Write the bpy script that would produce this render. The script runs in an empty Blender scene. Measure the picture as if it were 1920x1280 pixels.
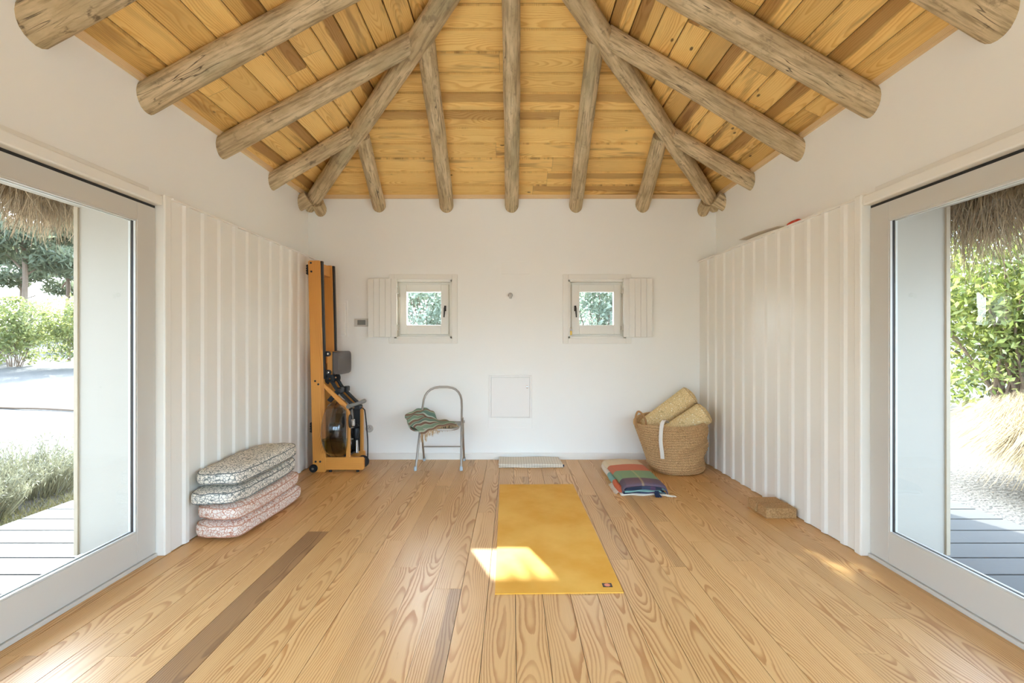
import bpy, bmesh, math, random
from mathutils import Vector, Matrix, noise as mnoise
PI = math.pi
SC = bpy.context.scene
COL = SC.collection
random.seed(7)

# ------------------------------------------------------------------ camera, light, exposure
F = 869.3                      # focal length in pixels of the 1920 wide frame
CH = 1.29                      # camera height
cam = bpy.data.cameras.new('camera'); camo = bpy.data.objects.new('camera', cam); COL.objects.link(camo)
cam.sensor_width = 36.0; cam.lens = 36.0*F/1920.0; cam.clip_start = .05; cam.clip_end = 300
camo.location = (0, 0, CH); camo.rotation_euler = (PI/2, 0, 0)
SC.camera = camo
SC.view_settings.view_transform = 'Standard'; SC.view_settings.look = 'None'
SC.view_settings.gamma = 1.0; SC.view_settings.use_curve_mapping = False
SC.view_settings.exposure = 2.32
SUNDIR = Vector((.87, -2.2, -1.44)).normalized()
world = bpy.data.worlds.new('world'); SC.world = world; world.use_nodes = True
wn = world.node_tree.nodes; wl = world.node_tree.links; wn.clear()
sky = wn.new('ShaderNodeTexSky'); sky.sky_type = 'NISHITA'; sky.sun_disc = False
sky.sun_elevation = math.asin(-SUNDIR.z); sky.sun_rotation = math.atan2(-SUNDIR.x, -SUNDIR.y)
sky.air_density = 1.0; sky.dust_density = 3.5; sky.ozone_density = 1.0
bg = wn.new('ShaderNodeBackground'); wo = wn.new('ShaderNodeOutputWorld')
hs = wn.new('ShaderNodeHueSaturation'); hs.inputs['Saturation'].default_value = .45
wb = wn.new('ShaderNodeMix'); wb.data_type = 'RGBA'; wb.blend_type = 'MULTIPLY'; wb.inputs[0].default_value = 1; wb.inputs[7].default_value = (.85, 1.045, 1.27, 1)
wl.new(sky.outputs[0], hs.inputs['Color']); wl.new(hs.outputs[0], wb.inputs[6]); wl.new(wb.outputs[2], bg.inputs[0]); bg.inputs[1].default_value = .36; wl.new(bg.outputs[0], wo.inputs[0])
sun = bpy.data.lights.new('sun', 'SUN'); sun.energy = 4.2; sun.angle = .012; sun.color = (.97, 1, 1.0)
suno = bpy.data.objects.new('sun', sun); COL.objects.link(suno)
suno.rotation_euler = SUNDIR.to_track_quat('-Z', 'Y').to_euler(); suno.location = (-8, 20, 14)
try:
    SC.cycles.use_denoising = True
    SC.cycles.use_adaptive_sampling = True; SC.cycles.adaptive_threshold = .03
    SC.cycles.max_bounces = 12; SC.cycles.diffuse_bounces = 9; SC.cycles.glossy_bounces = 4
    SC.cycles.transparent_max_bounces = 24; SC.cycles.transmission_bounces = 8
    SC.cycles.sample_clamp_indirect = 8.0
except Exception:
    pass

# ------------------------------------------------------------------ helpers
def P(px, py, Y):              # point at distance Y seen at pixel (px, py)
    return Vector(((px-960)*Y/F, Y, CH-(py-640)*Y/F))
def lin(c):
    return tuple(((v/255)/12.92 if v/255 <= .04045 else ((v/255+.055)/1.055)**2.4) for v in c)
def wloc(o):
    v = Vector((0, 0, 0))
    while o: v += o.location; o = o.parent
    return v

class MB:
    def __init__(s): s.v = []; s.f = []; s.uv = []; s.rn = []; s.r = (random.random(), random.random(), random.random(), 0)
    def face(s, idx, uv=None, rn=None): s.f.append(tuple(idx)); s.uv.append(uv); s.rn.append(rn or s.r)
    def quad(s, a, b, c, d, uv=None, rn=None):
        n = len(s.v); s.v += [Vector(a), Vector(b), Vector(c), Vector(d)]; s.face((n, n+1, n+2, n+3), uv, rn)
    def box(s, lo, hi, rn=None, M=None):
        n = len(s.v); x0, y0, z0 = lo; x1, y1, z1 = hi
        pts = [Vector(p) for p in ((x0,y0,z0),(x1,y0,z0),(x1,y1,z0),(x0,y1,z0),(x0,y0,z1),(x1,y0,z1),(x1,y1,z1),(x0,y1,z1))]
        if M is not None: pts = [M @ p for p in pts]
        s.v += pts
        for q in ((0,3,2,1),(4,5,6,7),(0,1,5,4),(1,2,6,5),(2,3,7,6),(3,0,4,7)): s.face([n+i for i in q], None, rn)
        return s
    def tube(s, path, rad, seg=12, caps=True, rn=None, squash=None):
        path = [Vector(p) for p in path]; m = len(path)
        if not hasattr(rad, '__len__'): rad = [rad]*m
        n0 = len(s.v); L = 0; Ls = []; up = None
        for i, p in enumerate(path):
            t = (path[min(i+1, m-1)] - path[max(i-1, 0)]).normalized()
            if up is None:
                up = Vector((0, 0, 1)) if abs(t.z) < .9 else Vector((0, 1, 0))
            a = t.cross(up).normalized(); b = a.cross(t).normalized(); up = b
            if i: L += (p-path[i-1]).length
            Ls.append(L)
            for k in range(seg):
                th = 2*PI*k/seg
                rr = rad[i] if not callable(rad[i]) else rad[i](th)
                s.v.append(p + (a*math.cos(th) + b*math.sin(th)*(squash or 1))*rr)
        r0 = rad[0] if not callable(rad[0]) else rad[0](0)
        for i in range(m-1):
            for k in range(seg):
                k2 = (k+1) % seg
                u0 = 2*PI*r0*k/seg; u1 = 2*PI*r0*(k+1)/seg
                s.face((n0+i*seg+k, n0+i*seg+k2, n0+(i+1)*seg+k2, n0+(i+1)*seg+k),
                       ((u0, Ls[i]), (u1, Ls[i]), (u1, Ls[i+1]), (u0, Ls[i+1])), rn)
        if caps:
            s.face([n0+k for k in range(seg)][::-1], None, rn)
            s.face([n0+(m-1)*seg+k for k in range(seg)], None, rn)
        return s
    def lathe(s, prof, c, ax='Z', seg=24, rn=None):       # prof: (r, h) along the axis
        n0 = len(s.v); c = Vector(c)
        for r, h in prof:
            for k in range(seg):
                th = 2*PI*k/seg; a, b = r*math.cos(th), r*math.sin(th)
                s.v.append(c + Vector({'Z': (a, b, h), 'Y': (a, h, b), 'X': (h, a, b)}[ax]))
        for i in range(len(prof)-1):
            for k in range(seg):
                k2 = (k+1) % seg
                s.face((n0+i*seg+k, n0+i*seg+k2, n0+(i+1)*seg+k2, n0+(i+1)*seg+k), None, rn)
        s.face([n0+k for k in range(seg)][::-1], None, rn)
        s.face([n0+(len(prof)-1)*seg+k for k in range(seg)], None, rn)
        return s
    def prism(s, poly, d0, d1, ax='Y', rn=None):          # poly: 2D points, extruded along ax from d0 to d1
        n0 = len(s.v); m = len(poly)
        def pt(p, d): return Vector({'Y': (p[0], d, p[1]), 'X': (d, p[0], p[1]), 'Z': (p[0], p[1], d)}[ax])
        s.v += [pt(p, d0) for p in poly] + [pt(p, d1) for p in poly]
        for k in range(m):
            k2 = (k+1) % m; s.face((n0+k, n0+k2, n0+m+k2, n0+m+k), None, rn)
        s.face([n0+k for k in range(m)][::-1], None, rn); s.face([n0+m+k for k in range(m)], None, rn)
        return s
    def grid(s, fn, nu, nv, uvf=None, rn=None, wrap=False):
        n0 = len(s.v)
        for j in range(nv+1):
            for i in range(nu+(0 if wrap else 1)): s.v.append(Vector(fn(i/nu, j/nv)))
        w = nu if wrap else nu+1
        uvf = uvf or (lambda a, b: (a, b))
        for j in range(nv):
            for i in range(nu):
                i2 = (i+1) % w if wrap else i+1
                s.face((n0+j*w+i, n0+j*w+i2, n0+(j+1)*w+i2, n0+(j+1)*w+i),
                       (uvf(i/nu, j/nv), uvf((i+1)/nu, j/nv), uvf((i+1)/nu, (j+1)/nv), uvf(i/nu, (j+1)/nv)), rn)
        return s
    def build(s, name, mat, parent=None, grain='Z', smooth=False, bevel=0, fixn=True, solid=0, sub=0, angle=35):
        me = bpy.data.meshes.new(name); off = wloc(parent) if parent else Vector((0, 0, 0))
        me.from_pydata([tuple(v-off) for v in s.v], [], s.f)
        uvl = me.uv_layers.new(name='UVMap'); ca = me.color_attributes.new('rnd', 'FLOAT_COLOR', 'CORNER')
        g = {'X': Vector((1,0,0)), 'Y': Vector((0,1,0)), 'Z': Vector((0,0,1))}[grain]
        uvd = []; cd = []
        for p, uv, rn in zip(me.polygons, s.uv, s.rn):
            if uv is None:
                n = p.normal; c = n.cross(g)
                if c.length < .3: gg = Vector((1,0,0)) if grain != 'X' else Vector((0,1,0)); c = n.cross(gg)
                else: gg = g
                c.normalize()
                for vi in p.vertices:
                    co = me.vertices[vi].co; uvd += [co.dot(c), co.dot(gg)]
            else:
                for q in uv: uvd += [q[0], q[1]]
            cd += list(rn)*len(p.vertices)
        me.uv_layers['UVMap'].data.foreach_set('uv', uvd); me.color_attributes['rnd'].data.foreach_set('color', cd)
        if smooth:
            me.polygons.foreach_set('use_smooth', [True]*len(me.polygons))
            try: me.set_sharp_from_angle(angle=math.radians(angle))
            except Exception: pass
        if fixn:
            bm = bmesh.new(); bm.from_mesh(me); bmesh.ops.recalc_face_normals(bm, faces=bm.faces); bm.to_mesh(me); bm.free()
        if mat: me.materials.append(mat)
        o = bpy.data.objects.new(name, me); COL.objects.link(o)
        if parent: o.parent = parent
        if solid:
            m = o.modifiers.new('solid', 'SOLIDIFY'); m.thickness = solid; m.offset = 0
        if bevel:
            m = o.modifiers.new('bevel', 'BEVEL'); m.width = bevel; m.segments = 2; m.limit_method = 'ANGLE'; m.angle_limit = math.radians(40)
        if sub:
            m = o.modifiers.new('sub', 'SUBSURF'); m.levels = sub; m.render_levels = sub
        return o
def thing(name, label, cat, loc=(0,0,0), group=None):
    o = bpy.data.objects.new(name, None); COL.objects.link(o); o.location = loc
    o.empty_display_size = .1
    return tag(o, label, cat, group)
def tag(o, label, cat, group=None, kind=None):
    o['label'] = label; o['category'] = cat
    if group: o['group'] = group
    if kind: o['kind'] = kind
    return o
def struct(o, label=None, cat=None):
    o['kind'] = 'structure'
    if label: o['label'] = label
    if cat: o['category'] = cat
    return o
def sempty(name, label, cat='window', loc=(0,0,0)):
    return struct(thing(name, label, cat, loc))
def catmull(pts, n):
    pts = [Vector(p) for p in pts]; out = []; m = len(pts)
    for i in range(m-1):
        p0 = pts[max(i-1, 0)]; p1 = pts[i]; p2 = pts[i+1]; p3 = pts[min(i+2, m-1)]
        for k in range(n):
            t = k/n
            out.append(.5*((2*p1)+(p2-p0)*t+(2*p0-5*p1+4*p2-p3)*t*t+(3*p1-p0-3*p2+p3)*t**3))
    out.append(pts[-1]); return out

# ------------------------------------------------------------------ materials
class G:
    def __init__(s, name):
        s.m = bpy.data.materials.new(name); s.m.use_nodes = True; s.t = s.m.node_tree; s.t.nodes.clear()
        s.out = s.n('ShaderNodeOutputMaterial'); s.b = s.n('ShaderNodeBsdfPrincipled'); s.l(s.b.outputs[0], s.out.inputs[0])
    def n(s, t, **kw):
        x = s.t.nodes.new(t)
        for k, v in kw.items(): setattr(x, k, v)
        return x
    def l(s, a, b): s.t.links.new(a, b)
    def setin(s, sock, v):
        if hasattr(v, 'is_output') or isinstance(v, bpy.types.NodeSocket): s.l(v, sock)
        else: sock.default_value = v
    def math(s, op, a, b=0.0, c=None):
        x = s.n('ShaderNodeMath', operation=op); s.setin(x.inputs[0], a); s.setin(x.inputs[1], b)
        if c is not None: s.setin(x.inputs[2], c)
        return x.outputs[0]
    def mix(s, f, a, b, mode='MIX'):
        x = s.n('ShaderNodeMix', data_type='RGBA', blend_type=mode); s.setin(x.inputs[0], f)
        s.setin(x.inputs[6], a if not isinstance(a, tuple) else (*a, 1)[:4]); s.setin(x.inputs[7], b if not isinstance(b, tuple) else (*b, 1)[:4])
        return x.outputs[2]
    def noise(s, vec, scale, detail=3, rough=.5, dist=0):
        x = s.n('ShaderNodeTexNoise'); 
        if vec is not None: s.l(vec, x.inputs['Vector'])
        x.inputs['Scale'].default_value = scale; x.inputs['Detail'].default_value = detail
        x.inputs['Roughness'].default_value = rough; x.inputs['Distortion'].default_value = dist
        return x.outputs['Fac']
    def vec(s, a, b, c):
        x = s.n('ShaderNodeCombineXYZ'); s.setin(x.inputs[0], a); s.setin(x.inputs[1], b); s.setin(x.inputs[2], c); return x.outputs[0]
    def ramp(s, f, stops, interp='LINEAR'):
        x = s.n('ShaderNodeValToRGB'); s.l(f, x.inputs[0]); cr = x.color_ramp; cr.interpolation = interp
        while len(cr.elements) < len(stops): cr.elements.new(.5)
        for e, (p, c) in zip(cr.elements, stops): e.position = p; e.color = (*c, 1)[:4] if isinstance(c, tuple) else (c, c, c, 1)
        return x.outputs[0]
    def smooth(s, f, a, b, lo=0.0, hi=1.0):
        x = s.n('ShaderNodeMapRange', interpolation_type='SMOOTHSTEP'); s.l(f, x.inputs[0])
        for i, v in enumerate((a, b, lo, hi)): x.inputs[i+1].default_value = v
        return x.outputs[0]
    def bump(s, h, strength=.3, dist=.01):
        x = s.n('ShaderNodeBump'); x.inputs['Strength'].default_value = strength; x.inputs['Distance'].default_value = dist
        s.l(h, x.inputs['Height']); s.l(x.outputs[0], s.b.inputs['Normal'])
    def col(s, c): s.setin(s.b.inputs['Base Color'], c if not isinstance(c, tuple) else (*c, 1)[:4])
    def rough(s, v): s.setin(s.b.inputs['Roughness'], v)
    def uvw(s):
        x = s.n('ShaderNodeUVMap'); x.uv_map = 'UVMap'; sp = s.n('ShaderNodeSeparateXYZ'); s.l(x.outputs[0], sp.inputs[0]); return x.outputs[0], sp.outputs[0], sp.outputs[1]
    def rnd(s):
        x = s.n('ShaderNodeAttribute'); x.attribute_name = 'rnd'; sp = s.n('ShaderNodeSeparateColor'); s.l(x.outputs['Color'], sp.inputs[0])
        return sp.outputs[0], sp.outputs[1], sp.outputs[2], x.outputs['Alpha']
    def obj(s):
        return s.n('ShaderNodeTexCoord').outputs['Object']
def plain(name, c, rough=.5, metal=0, var=.04, scale=6, bump=0, spec=.5, sheen=0):
    g = G(name); c = lin(c)
    f = g.noise(g.obj(), scale, 4)
    g.col(g.mix(f, tuple(v*(1-var) for v in c), tuple(min(1, v*(1+var)) for v in c)))
    g.rough(rough); g.b.inputs['Metallic'].default_value = metal; g.b.inputs['Specular IOR Level'].default_value = spec
    if bump: g.bump(g.noise(g.obj(), scale*12, 3), bump, .004)
    return g.m
def wood(name, light, late, tint_lo, tint_hi, spacing=.009, rough=.4, fine=.12, dark=None, warp=.02, hvar=.10, late_amt=.85, bump=.05, stain=None):
    g = G(name); uv, u, v = g.uvw(); r1, r2, r3, dk = g.rnd()
    ro = g.math('MULTIPLY', r3, 97.0)
    slow = g.noise(g.vec(g.math('MULTIPLY', u, 2.5), g.math('MULTIPLY', v, .9), ro), 1.0, 2)
    mid = g.noise(g.vec(g.math('MULTIPLY', u, 14.0), g.math('MULTIPLY', v, 2.4), ro), 1.0, 4, .6)
    fin = g.noise(g.vec(g.math('MULTIPLY', u, 60.0), g.math('MULTIPLY', v, 14.0), ro), 1.0, 2)
    a = g.math('ADD', u, g.math('MULTIPLY', g.math('SUBTRACT', r1, .5), .19))
    a = g.math('ADD', a, g.math('MULTIPLY', g.math('SUBTRACT', mid, .5), warp))
    h = g.math('ADD', .035, g.math('MULTIPLY', r2, .05))
    h = g.math('ADD', h, g.math('MULTIPLY', g.math('SUBTRACT', slow, .5), hvar*2))
    r = g.math('SQRT', g.math('ADD', g.math('MULTIPLY', a, a), g.math('MULTIPLY', h, h)))
    r = g.math('ADD', r, g.math('MULTIPLY', g.math('SUBTRACT', fin, .5), .0022))
    t = g.math('FRACT', g.math('DIVIDE', r, spacing))
    up = g.smooth(t, .35, .82); dn = g.smooth(t, .90, 1.0, 1.0, 0.0)
    ring = g.math('MULTIPLY', g.math('MULTIPLY', up, dn), late_amt)
    ring = g.math('MULTIPLY', ring, g.smooth(g.noise(g.vec(g.math('MULTIPLY', u, 9.0), g.math('MULTIPLY', v, 1.6), ro), 1.0, 2), .3, .62, .35, 1.0))
    c = g.mix(ring, lin(light), lin(late))
    fib = g.noise(g.vec(g.math('MULTIPLY', u, 420.0), g.math('MULTIPLY', v, 7.0), ro), 1.0, 2)
    c = g.mix(g.math('MULTIPLY', g.math('SUBTRACT', fib, .35), fine*2), c, lin(late))
    tint = g.mix(r1, tint_lo, tint_hi)
    c = g.mix(1.0, c, tint, 'MULTIPLY')
    if stain:
        sf = g.noise(g.vec(g.math('MULTIPLY', u, 11.0), g.math('MULTIPLY', v, 1.3), g.math('MULTIPLY', r2, 31.0)), 1.0, 3, .6)
        c = g.mix(g.math('MULTIPLY', g.smooth(sf, .50, .68), g.smooth(r2, .25, .75, .15, .8)), c, lin(stain))
        kn = g.n('ShaderNodeTexVoronoi'); g.l(g.vec(g.math('MULTIPLY', u, 5.0), g.math('MULTIPLY', v, 2.6), ro), kn.inputs['Vector']); kn.inputs['Scale'].default_value = 1.0
        c = g.mix(g.smooth(kn.outputs['Distance'], .035, .075, .85, 0.0), c, lin(tuple(x*.55 for x in stain)))
    if dark:
        dr = g.math('MULTIPLY', ring, .9)
        dc = g.mix(g.math('ADD', g.math('MULTIPLY', dr, .8), g.math('MULTIPLY', fib, .15)), lin(dark[0]), lin(dark[1]))
        prt = g.smooth(g.math('ADD', u, g.math('MULTIPLY', g.math('SUBTRACT', mid, .5), .06)), -.002, .02)
        big = g.math('GREATER_THAN', dk, .6)
        f_ = g.math('MULTIPLY', dk, g.math('MAXIMUM', big, prt))
        c = g.mix(g.math('MINIMUM', g.math('MULTIPLY', f_, 1.4), .92), c, dc)
    g.col(c); g.rough(g.math('ADD', rough, g.math('MULTIPLY', ring, .12)))
    g.bump(g.math('ADD', g.math('MULTIPLY', ring, -.5), g.math('MULTIPLY', fib, .3)), bump, .002)
    return g.m

M = {}
M['white'] = plain('white_paint', (245, 244, 237), .62, var=.015, scale=1.5, bump=.03)
M['white_wood'] = plain('white_painted_wood', (236, 233, 223), .42, var=.012, scale=3, bump=.02)
M['white_gloss'] = plain('white_gloss_enamel', (240, 237, 230), .16, var=.01)
M['white_lacquer'] = plain('white_door_lacquer', (202, 198, 188), .38, var=.01)
M['ext_white'] = plain('darkened_wall_white', (182, 172, 156), .8, var=.02, scale=2, bump=.05)  # wall white darkened to hold down the bright daylight on the reveals
M['floor'] = wood('pine_floor', (218, 176, 116), (172, 114, 52), (.90, .88, .85, 1), (1.04, 1.03, 1.02, 1), spacing=.0095, rough=.36, dark=((158, 118, 74), (88, 58, 32)), warp=.022, hvar=.095, late_amt=.75)
M['ceil'] = wood('ceiling_pine', (252, 214, 136), (226, 174, 92), (.76, .72, .64, 1), (1.05, 1.04, 1.0, 1), spacing=.011, rough=.5, warp=.03, hvar=.12, late_amt=.7, stain=(126, 82, 36), dark=((150, 100, 46), (106, 66, 28)))
M['batten'] = wood('pine_batten', (240, 212, 164), (214, 176, 122), (.9, .9, .9, 1), (1, 1, 1, 1), spacing=.009, rough=.55)
M['oak'] = wood('honey_ash', (228, 162, 78), (188, 122, 52), (.95, .95, .95, 1), (1.02, 1, 1, 1), spacing=.0105, rough=.35, warp=.012, hvar=.10, late_amt=.6)
M['deckwood'] = wood('weathered_deck', (94, 90, 84), (66, 61, 55), (.85, .9, .9, 1), (1, 1, 1, 1), spacing=.01, rough=.75, late_amt=.4)
M['black'] = plain('black_plastic', (30, 30, 32), .42, var=.1)
M['rubber'] = plain('black_rubber', (24, 24, 26), .7, var=.1)
M['pad'] = plain('dark_seat_vinyl', (92, 84, 80), .5, var=.12, scale=10)
M['webbing'] = plain('black_webbing', (40, 42, 44), .8, var=.15, scale=60, bump=.2)
M['steel'] = plain('brushed_steel', (176, 172, 164), .34, metal=.85, var=.05)
M['chrome'] = plain('chrome', (200, 200, 200), .15, metal=1)
M['iron'] = plain('dark_bronze_handle', (58, 50, 44), .45, metal=.4)
M['brass'] = plain('brass', (190, 150, 70), .35, metal=.8)
M['footcap'] = plain('grey_foot_cap', (170, 184, 190), .5)
M['red'] = plain('red_plastic', (214, 66, 34), .4)
M['paper'] = plain('white_card', (226, 218, 204), .7)
M['navy'] = plain('navy_yarn', (28, 38, 62), .9, var=.2, scale=40)
M['cream_yarn'] = plain('cream_yarn', (222, 210, 188), .9, var=.1, scale=60)
M['tan_yarn'] = plain('tan_yarn', (188, 158, 116), .9, var=.15, scale=60)
M['screen'] = plain('grey_display', (120, 118, 110), .25)
M['strap'] = plain('cotton_strap', (226, 218, 204), .85, var=.05, scale=80, bump=.3)
M['cornerwood'] = plain('corner_board', (186, 168, 142), .6, var=.08, scale=20)
M['darkgap'] = plain('dark_track', (40, 38, 36), .6)
def glass(name, tint=(.97, .985, .975), refl=1.0, rough=0.0, ior=1.45):
    g = G(name); t = g.t; t.nodes.remove(g.b)
    tr = g.n('ShaderNodeBsdfTransparent'); tr.inputs[0].default_value = (*tint, 1)
    gl = g.n('ShaderNodeBsdfGlossy'); gl.inputs['Roughness'].default_value = rough
    lw = g.n('ShaderNodeLayerWeight'); lw.inputs[0].default_value = .5
    f = g.math('ADD', g.math('MULTIPLY', g.math('POWER', lw.outputs['Facing'], 5.0), .9), .05)
    mx = g.n('ShaderNodeMixShader'); g.l(g.math('MULTIPLY', f, refl), mx.inputs[0]); g.l(tr.outputs[0], mx.inputs[1]); g.l(gl.outputs[0], mx.inputs[2]); g.l(mx.outputs[0], g.out.inputs[0])
    return g.m
M['glass'] = glass('window_glass')
M['tank'] = glass('smoked_tank', (.80, .75, .69), 2.0, .05)
M['water'] = glass('green_water', (.46, .58, .30), .8, .05, 1.33)
def mk_log():
    g = G('weathered_log'); uv, u, v = g.uvw(); r1, r2, r3, dk = g.rnd(); ro = g.math('MULTIPLY', r3, 77.0)
    n1 = g.noise(g.vec(g.math('MULTIPLY', u, 7.0), g.math('MULTIPLY', v, 2.6), ro), 1.0, 5, .6)
    n2 = g.noise(g.vec(g.math('MULTIPLY', u, 60.0), g.math('MULTIPLY', v, 5.0), ro), 1.0, 4, .6)
    n3 = g.noise(g.vec(g.math('MULTIPLY', u, 16.0), g.math('MULTIPLY', v, 11.0), g.math('ADD', ro, 9.0)), 1.0, 5, .65)
    c = g.mix(g.smooth(n1, .35, .65), lin((190, 168, 128)), lin((222, 200, 160)))
    c = g.mix(g.math('MULTIPLY', g.smooth(n2, .42, .68), .6), c, lin((124, 102, 70)))
    c = g.mix(g.math('MULTIPLY', g.smooth(n3, .56, .68), g.math('ADD', .30, g.math('MULTIPLY', dk, .6))), c, lin((84, 64, 46)))
    n4 = g.noise(g.vec(g.math('MULTIPLY', u, 5.0), g.math('MULTIPLY', v, 1.2), g.math('ADD', ro, 40.0)), 1.0, 2)
    c = g.mix(g.math('MULTIPLY', g.smooth(n4, .55, .75), .35), c, lin((150, 148, 118)))
    cr = g.noise(g.vec(g.math('MULTIPLY', u, 11.0), g.math('MULTIPLY', v, .8), g.math('ADD', ro, 3.0)), 1.0, 3)
    crack = g.smooth(g.math('ABSOLUTE', g.math('SUBTRACT', cr, .5)), 0.0, .007, 1.0, 0.0)
    crack = g.math('MULTIPLY', crack, g.smooth(n1, .45, .55))
    c = g.mix(g.math('MULTIPLY', crack, .8), c, lin((60, 46, 34)))
    g.col(c); g.rough(.8)
    g.bump(g.math('SUBTRACT', g.math('ADD', n2, n3), g.math('MULTIPLY', crack, 2.0)), .5, .006)
    return g.m
M['log'] = mk_log()
def mk_sand():
    g = G('dune_sand'); o = g.obj()
    n = g.noise(o, .8, 5, .6); n2 = g.noise(o, 9, 5, .7)
    c = g.mix(n, lin((86, 82, 75)), lin((99, 95, 87)))
    c = g.mix(g.math('MULTIPLY', g.smooth(n2, .55, .75), .35), c, lin((66, 60, 50)))
    g.col(c); g.rough(.95); g.bump(g.math('ADD', n2, g.noise(o, 30, 3)), .6, .05); return g.m
M['sand'] = mk_sand()
def mk_thatch(name, a, b):
    g = G(name); r1, r2, r3, dk = g.rnd(); g.col(g.mix(r1, lin(a), lin(b))); g.rough(.85); return g.m
M['thatch'] = mk_thatch('dry_thatch', (138, 118, 92), (198, 174, 140))
M['drygrass'] = mk_thatch('dry_grass_blades', (140, 118, 80), (172, 154, 118))
M['verge'] = mk_thatch('verge_grass', (96, 98, 52), (138, 126, 84))
def mk_leaf(name, cols, trans=.35, rough=.45):
    g = G(name); r1, r2, r3, dk = g.rnd()
    c = g.ramp(r1, [(i/(len(cols)-1), lin(x)) for i, x in enumerate(cols)])
    g.t.nodes.remove(g.b)
    b = g.n('ShaderNodeBsdfPrincipled'); g.l(c, b.inputs['Base Color']); b.inputs['Roughness'].default_value = rough
    tl = g.n('ShaderNodeBsdfTranslucent'); g.l(c, tl.inputs[0])
    mx = g.n('ShaderNodeMixShader'); mx.inputs[0].default_value = trans; g.l(b.outputs[0], mx.inputs[1]); g.l(tl.outputs[0], mx.inputs[2]); g.l(mx.outputs[0], g.out.inputs[0])
    return g.m
M['leaf_bright'] = mk_leaf('glossy_bright_leaf', [(78, 92, 44), (122, 132, 58), (184, 182, 108)], .45, .35)
M['leaf_yellow'] = mk_leaf('yellow_green_leaf', [(100, 108, 62), (132, 138, 78), (172, 170, 108)], .45, .5)
M['leaf_pale'] = mk_leaf('haze_paled_leaf', [(120, 132, 112), (156, 166, 142), (196, 202, 180)], .5, .6)  # leaves paled so their colour carries the distant haze and glare
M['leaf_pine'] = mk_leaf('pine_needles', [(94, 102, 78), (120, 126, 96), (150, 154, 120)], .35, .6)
M['leaf_grey'] = mk_leaf('grey_green_twigs', [(98, 96, 76), (122, 120, 94), (150, 146, 118)], .2, .7)
M['bark'] = plain('bark', (126, 104, 84), .9, var=.2, scale=8)

def mk_voro(name, base, line, scale=46):
    g = G(name); o = g.obj()
    nz = g.n('ShaderNodeTexNoise'); g.l(o, nz.inputs['Vector']); nz.inputs['Scale'].default_value = 30
    ad = g.n('ShaderNodeVectorMath', operation='MULTIPLY_ADD'); g.l(nz.outputs['Color'], ad.inputs[0]); ad.inputs[1].default_value = (.03, .03, .03); g.l(o, ad.inputs[2])
    vo = g.n('ShaderNodeTexVoronoi', feature='DISTANCE_TO_EDGE'); g.l(ad.outputs[0], vo.inputs['Vector']); vo.inputs['Scale'].default_value = scale
    f = g.smooth(vo.outputs['Distance'], .02, .11)
    v2 = g.n('ShaderNodeTexVoronoi', feature='F1'); g.l(ad.outputs[0], v2.inputs['Vector']); v2.inputs['Scale'].default_value = scale
    sp = g.n('ShaderNodeSeparateColor'); g.l(v2.outputs['Color'], sp.inputs[0])
    cell = g.mix(g.math('MULTIPLY', sp.outputs[0], .5), lin(base), lin(tuple(x*.86 for x in base)))
    g.col(g.mix(f, lin(line), cell)); g.rough(.9); g.bump(f, .15, .002); return g.m
M['cush_pink'] = mk_voro('terracotta_crackle_cotton', (236, 222, 208), (190, 132, 104))
M['cush_grey'] = mk_voro('slate_crackle_cotton', (234, 226, 210), (112, 118, 112))
M['pipe_grey'] = plain('slate_piping', (110, 112, 108), .8)
M['pipe_pink'] = plain('terracotta_piping', (196, 144, 118), .8)
def mk_straw(name, a, b, line, scale=42, vs=1.0):
    g = G(name); uv, u, v = g.uvw()
    vv = g.vec(g.math('MULTIPLY', u, 1.0), g.math('MULTIPLY', v, vs), 0.0)
    vo = g.n('ShaderNodeTexVoronoi', feature='DISTANCE_TO_EDGE'); g.l(vv, vo.inputs['Vector']); vo.inputs['Scale'].default_value = scale
    n = g.noise(vv, scale*2.5, 4, .7); n2 = g.noise(g.obj(), 7, 3)
    c = g.mix(g.smooth(n, .35, .65), lin(a), lin(b))
    c = g.mix(g.smooth(vo.outputs['Distance'], .0, .12, .8, 0.0), c, lin(line))
    c = g.mix(g.math('MULTIPLY', n2, .25), c, lin(line))
    g.col(c); g.rough(.85); g.bump(g.math('ADD', g.smooth(vo.outputs['Distance'], 0, .3), g.math('MULTIPLY', n, .5)), .7, .008); return g.m
M['seagrass'] = mk_straw('seagrass_weave', (214, 170, 112), (242, 208, 158), (158, 114, 66), 58, 2.0)
M['seagrass_handle'] = plain('seagrass_rope', (178, 132, 84), .85, var=.2, scale=60, bump=.5)
def mk_bolster():
    g = G('pale_fern_cotton'); uv, u, v = g.uvw()
    vv = g.vec(u, v, 0.0)
    vo = g.n('ShaderNodeTexVoronoi', feature='F1'); g.l(vv, vo.inputs['Vector']); vo.inputs['Scale'].default_value = 34
    ve = g.n('ShaderNodeTexVoronoi', feature='DISTANCE_TO_EDGE'); g.l(vv, ve.inputs['Vector']); ve.inputs['Scale'].default_value = 60
    c = g.mix(g.smooth(vo.outputs['Distance'], .10, .30), lin((255, 246, 220)), lin((234, 208, 154)))
    c = g.mix(g.smooth(ve.outputs['Distance'], .02, .10, .55, 0.0), c, lin((160, 126, 72)))
    g.col(c); g.rough(.9); return g.m
M['bolster'] = mk_bolster()
M['cork'] = (lambda g: (g.col(g.mix(g.smooth(g.noise(g.obj(), 120, 4, .7), .35, .65), lin((150, 112, 68)), lin((194, 156, 106)))), g.rough(.85), g.m)[2])(G('cork'))
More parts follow.
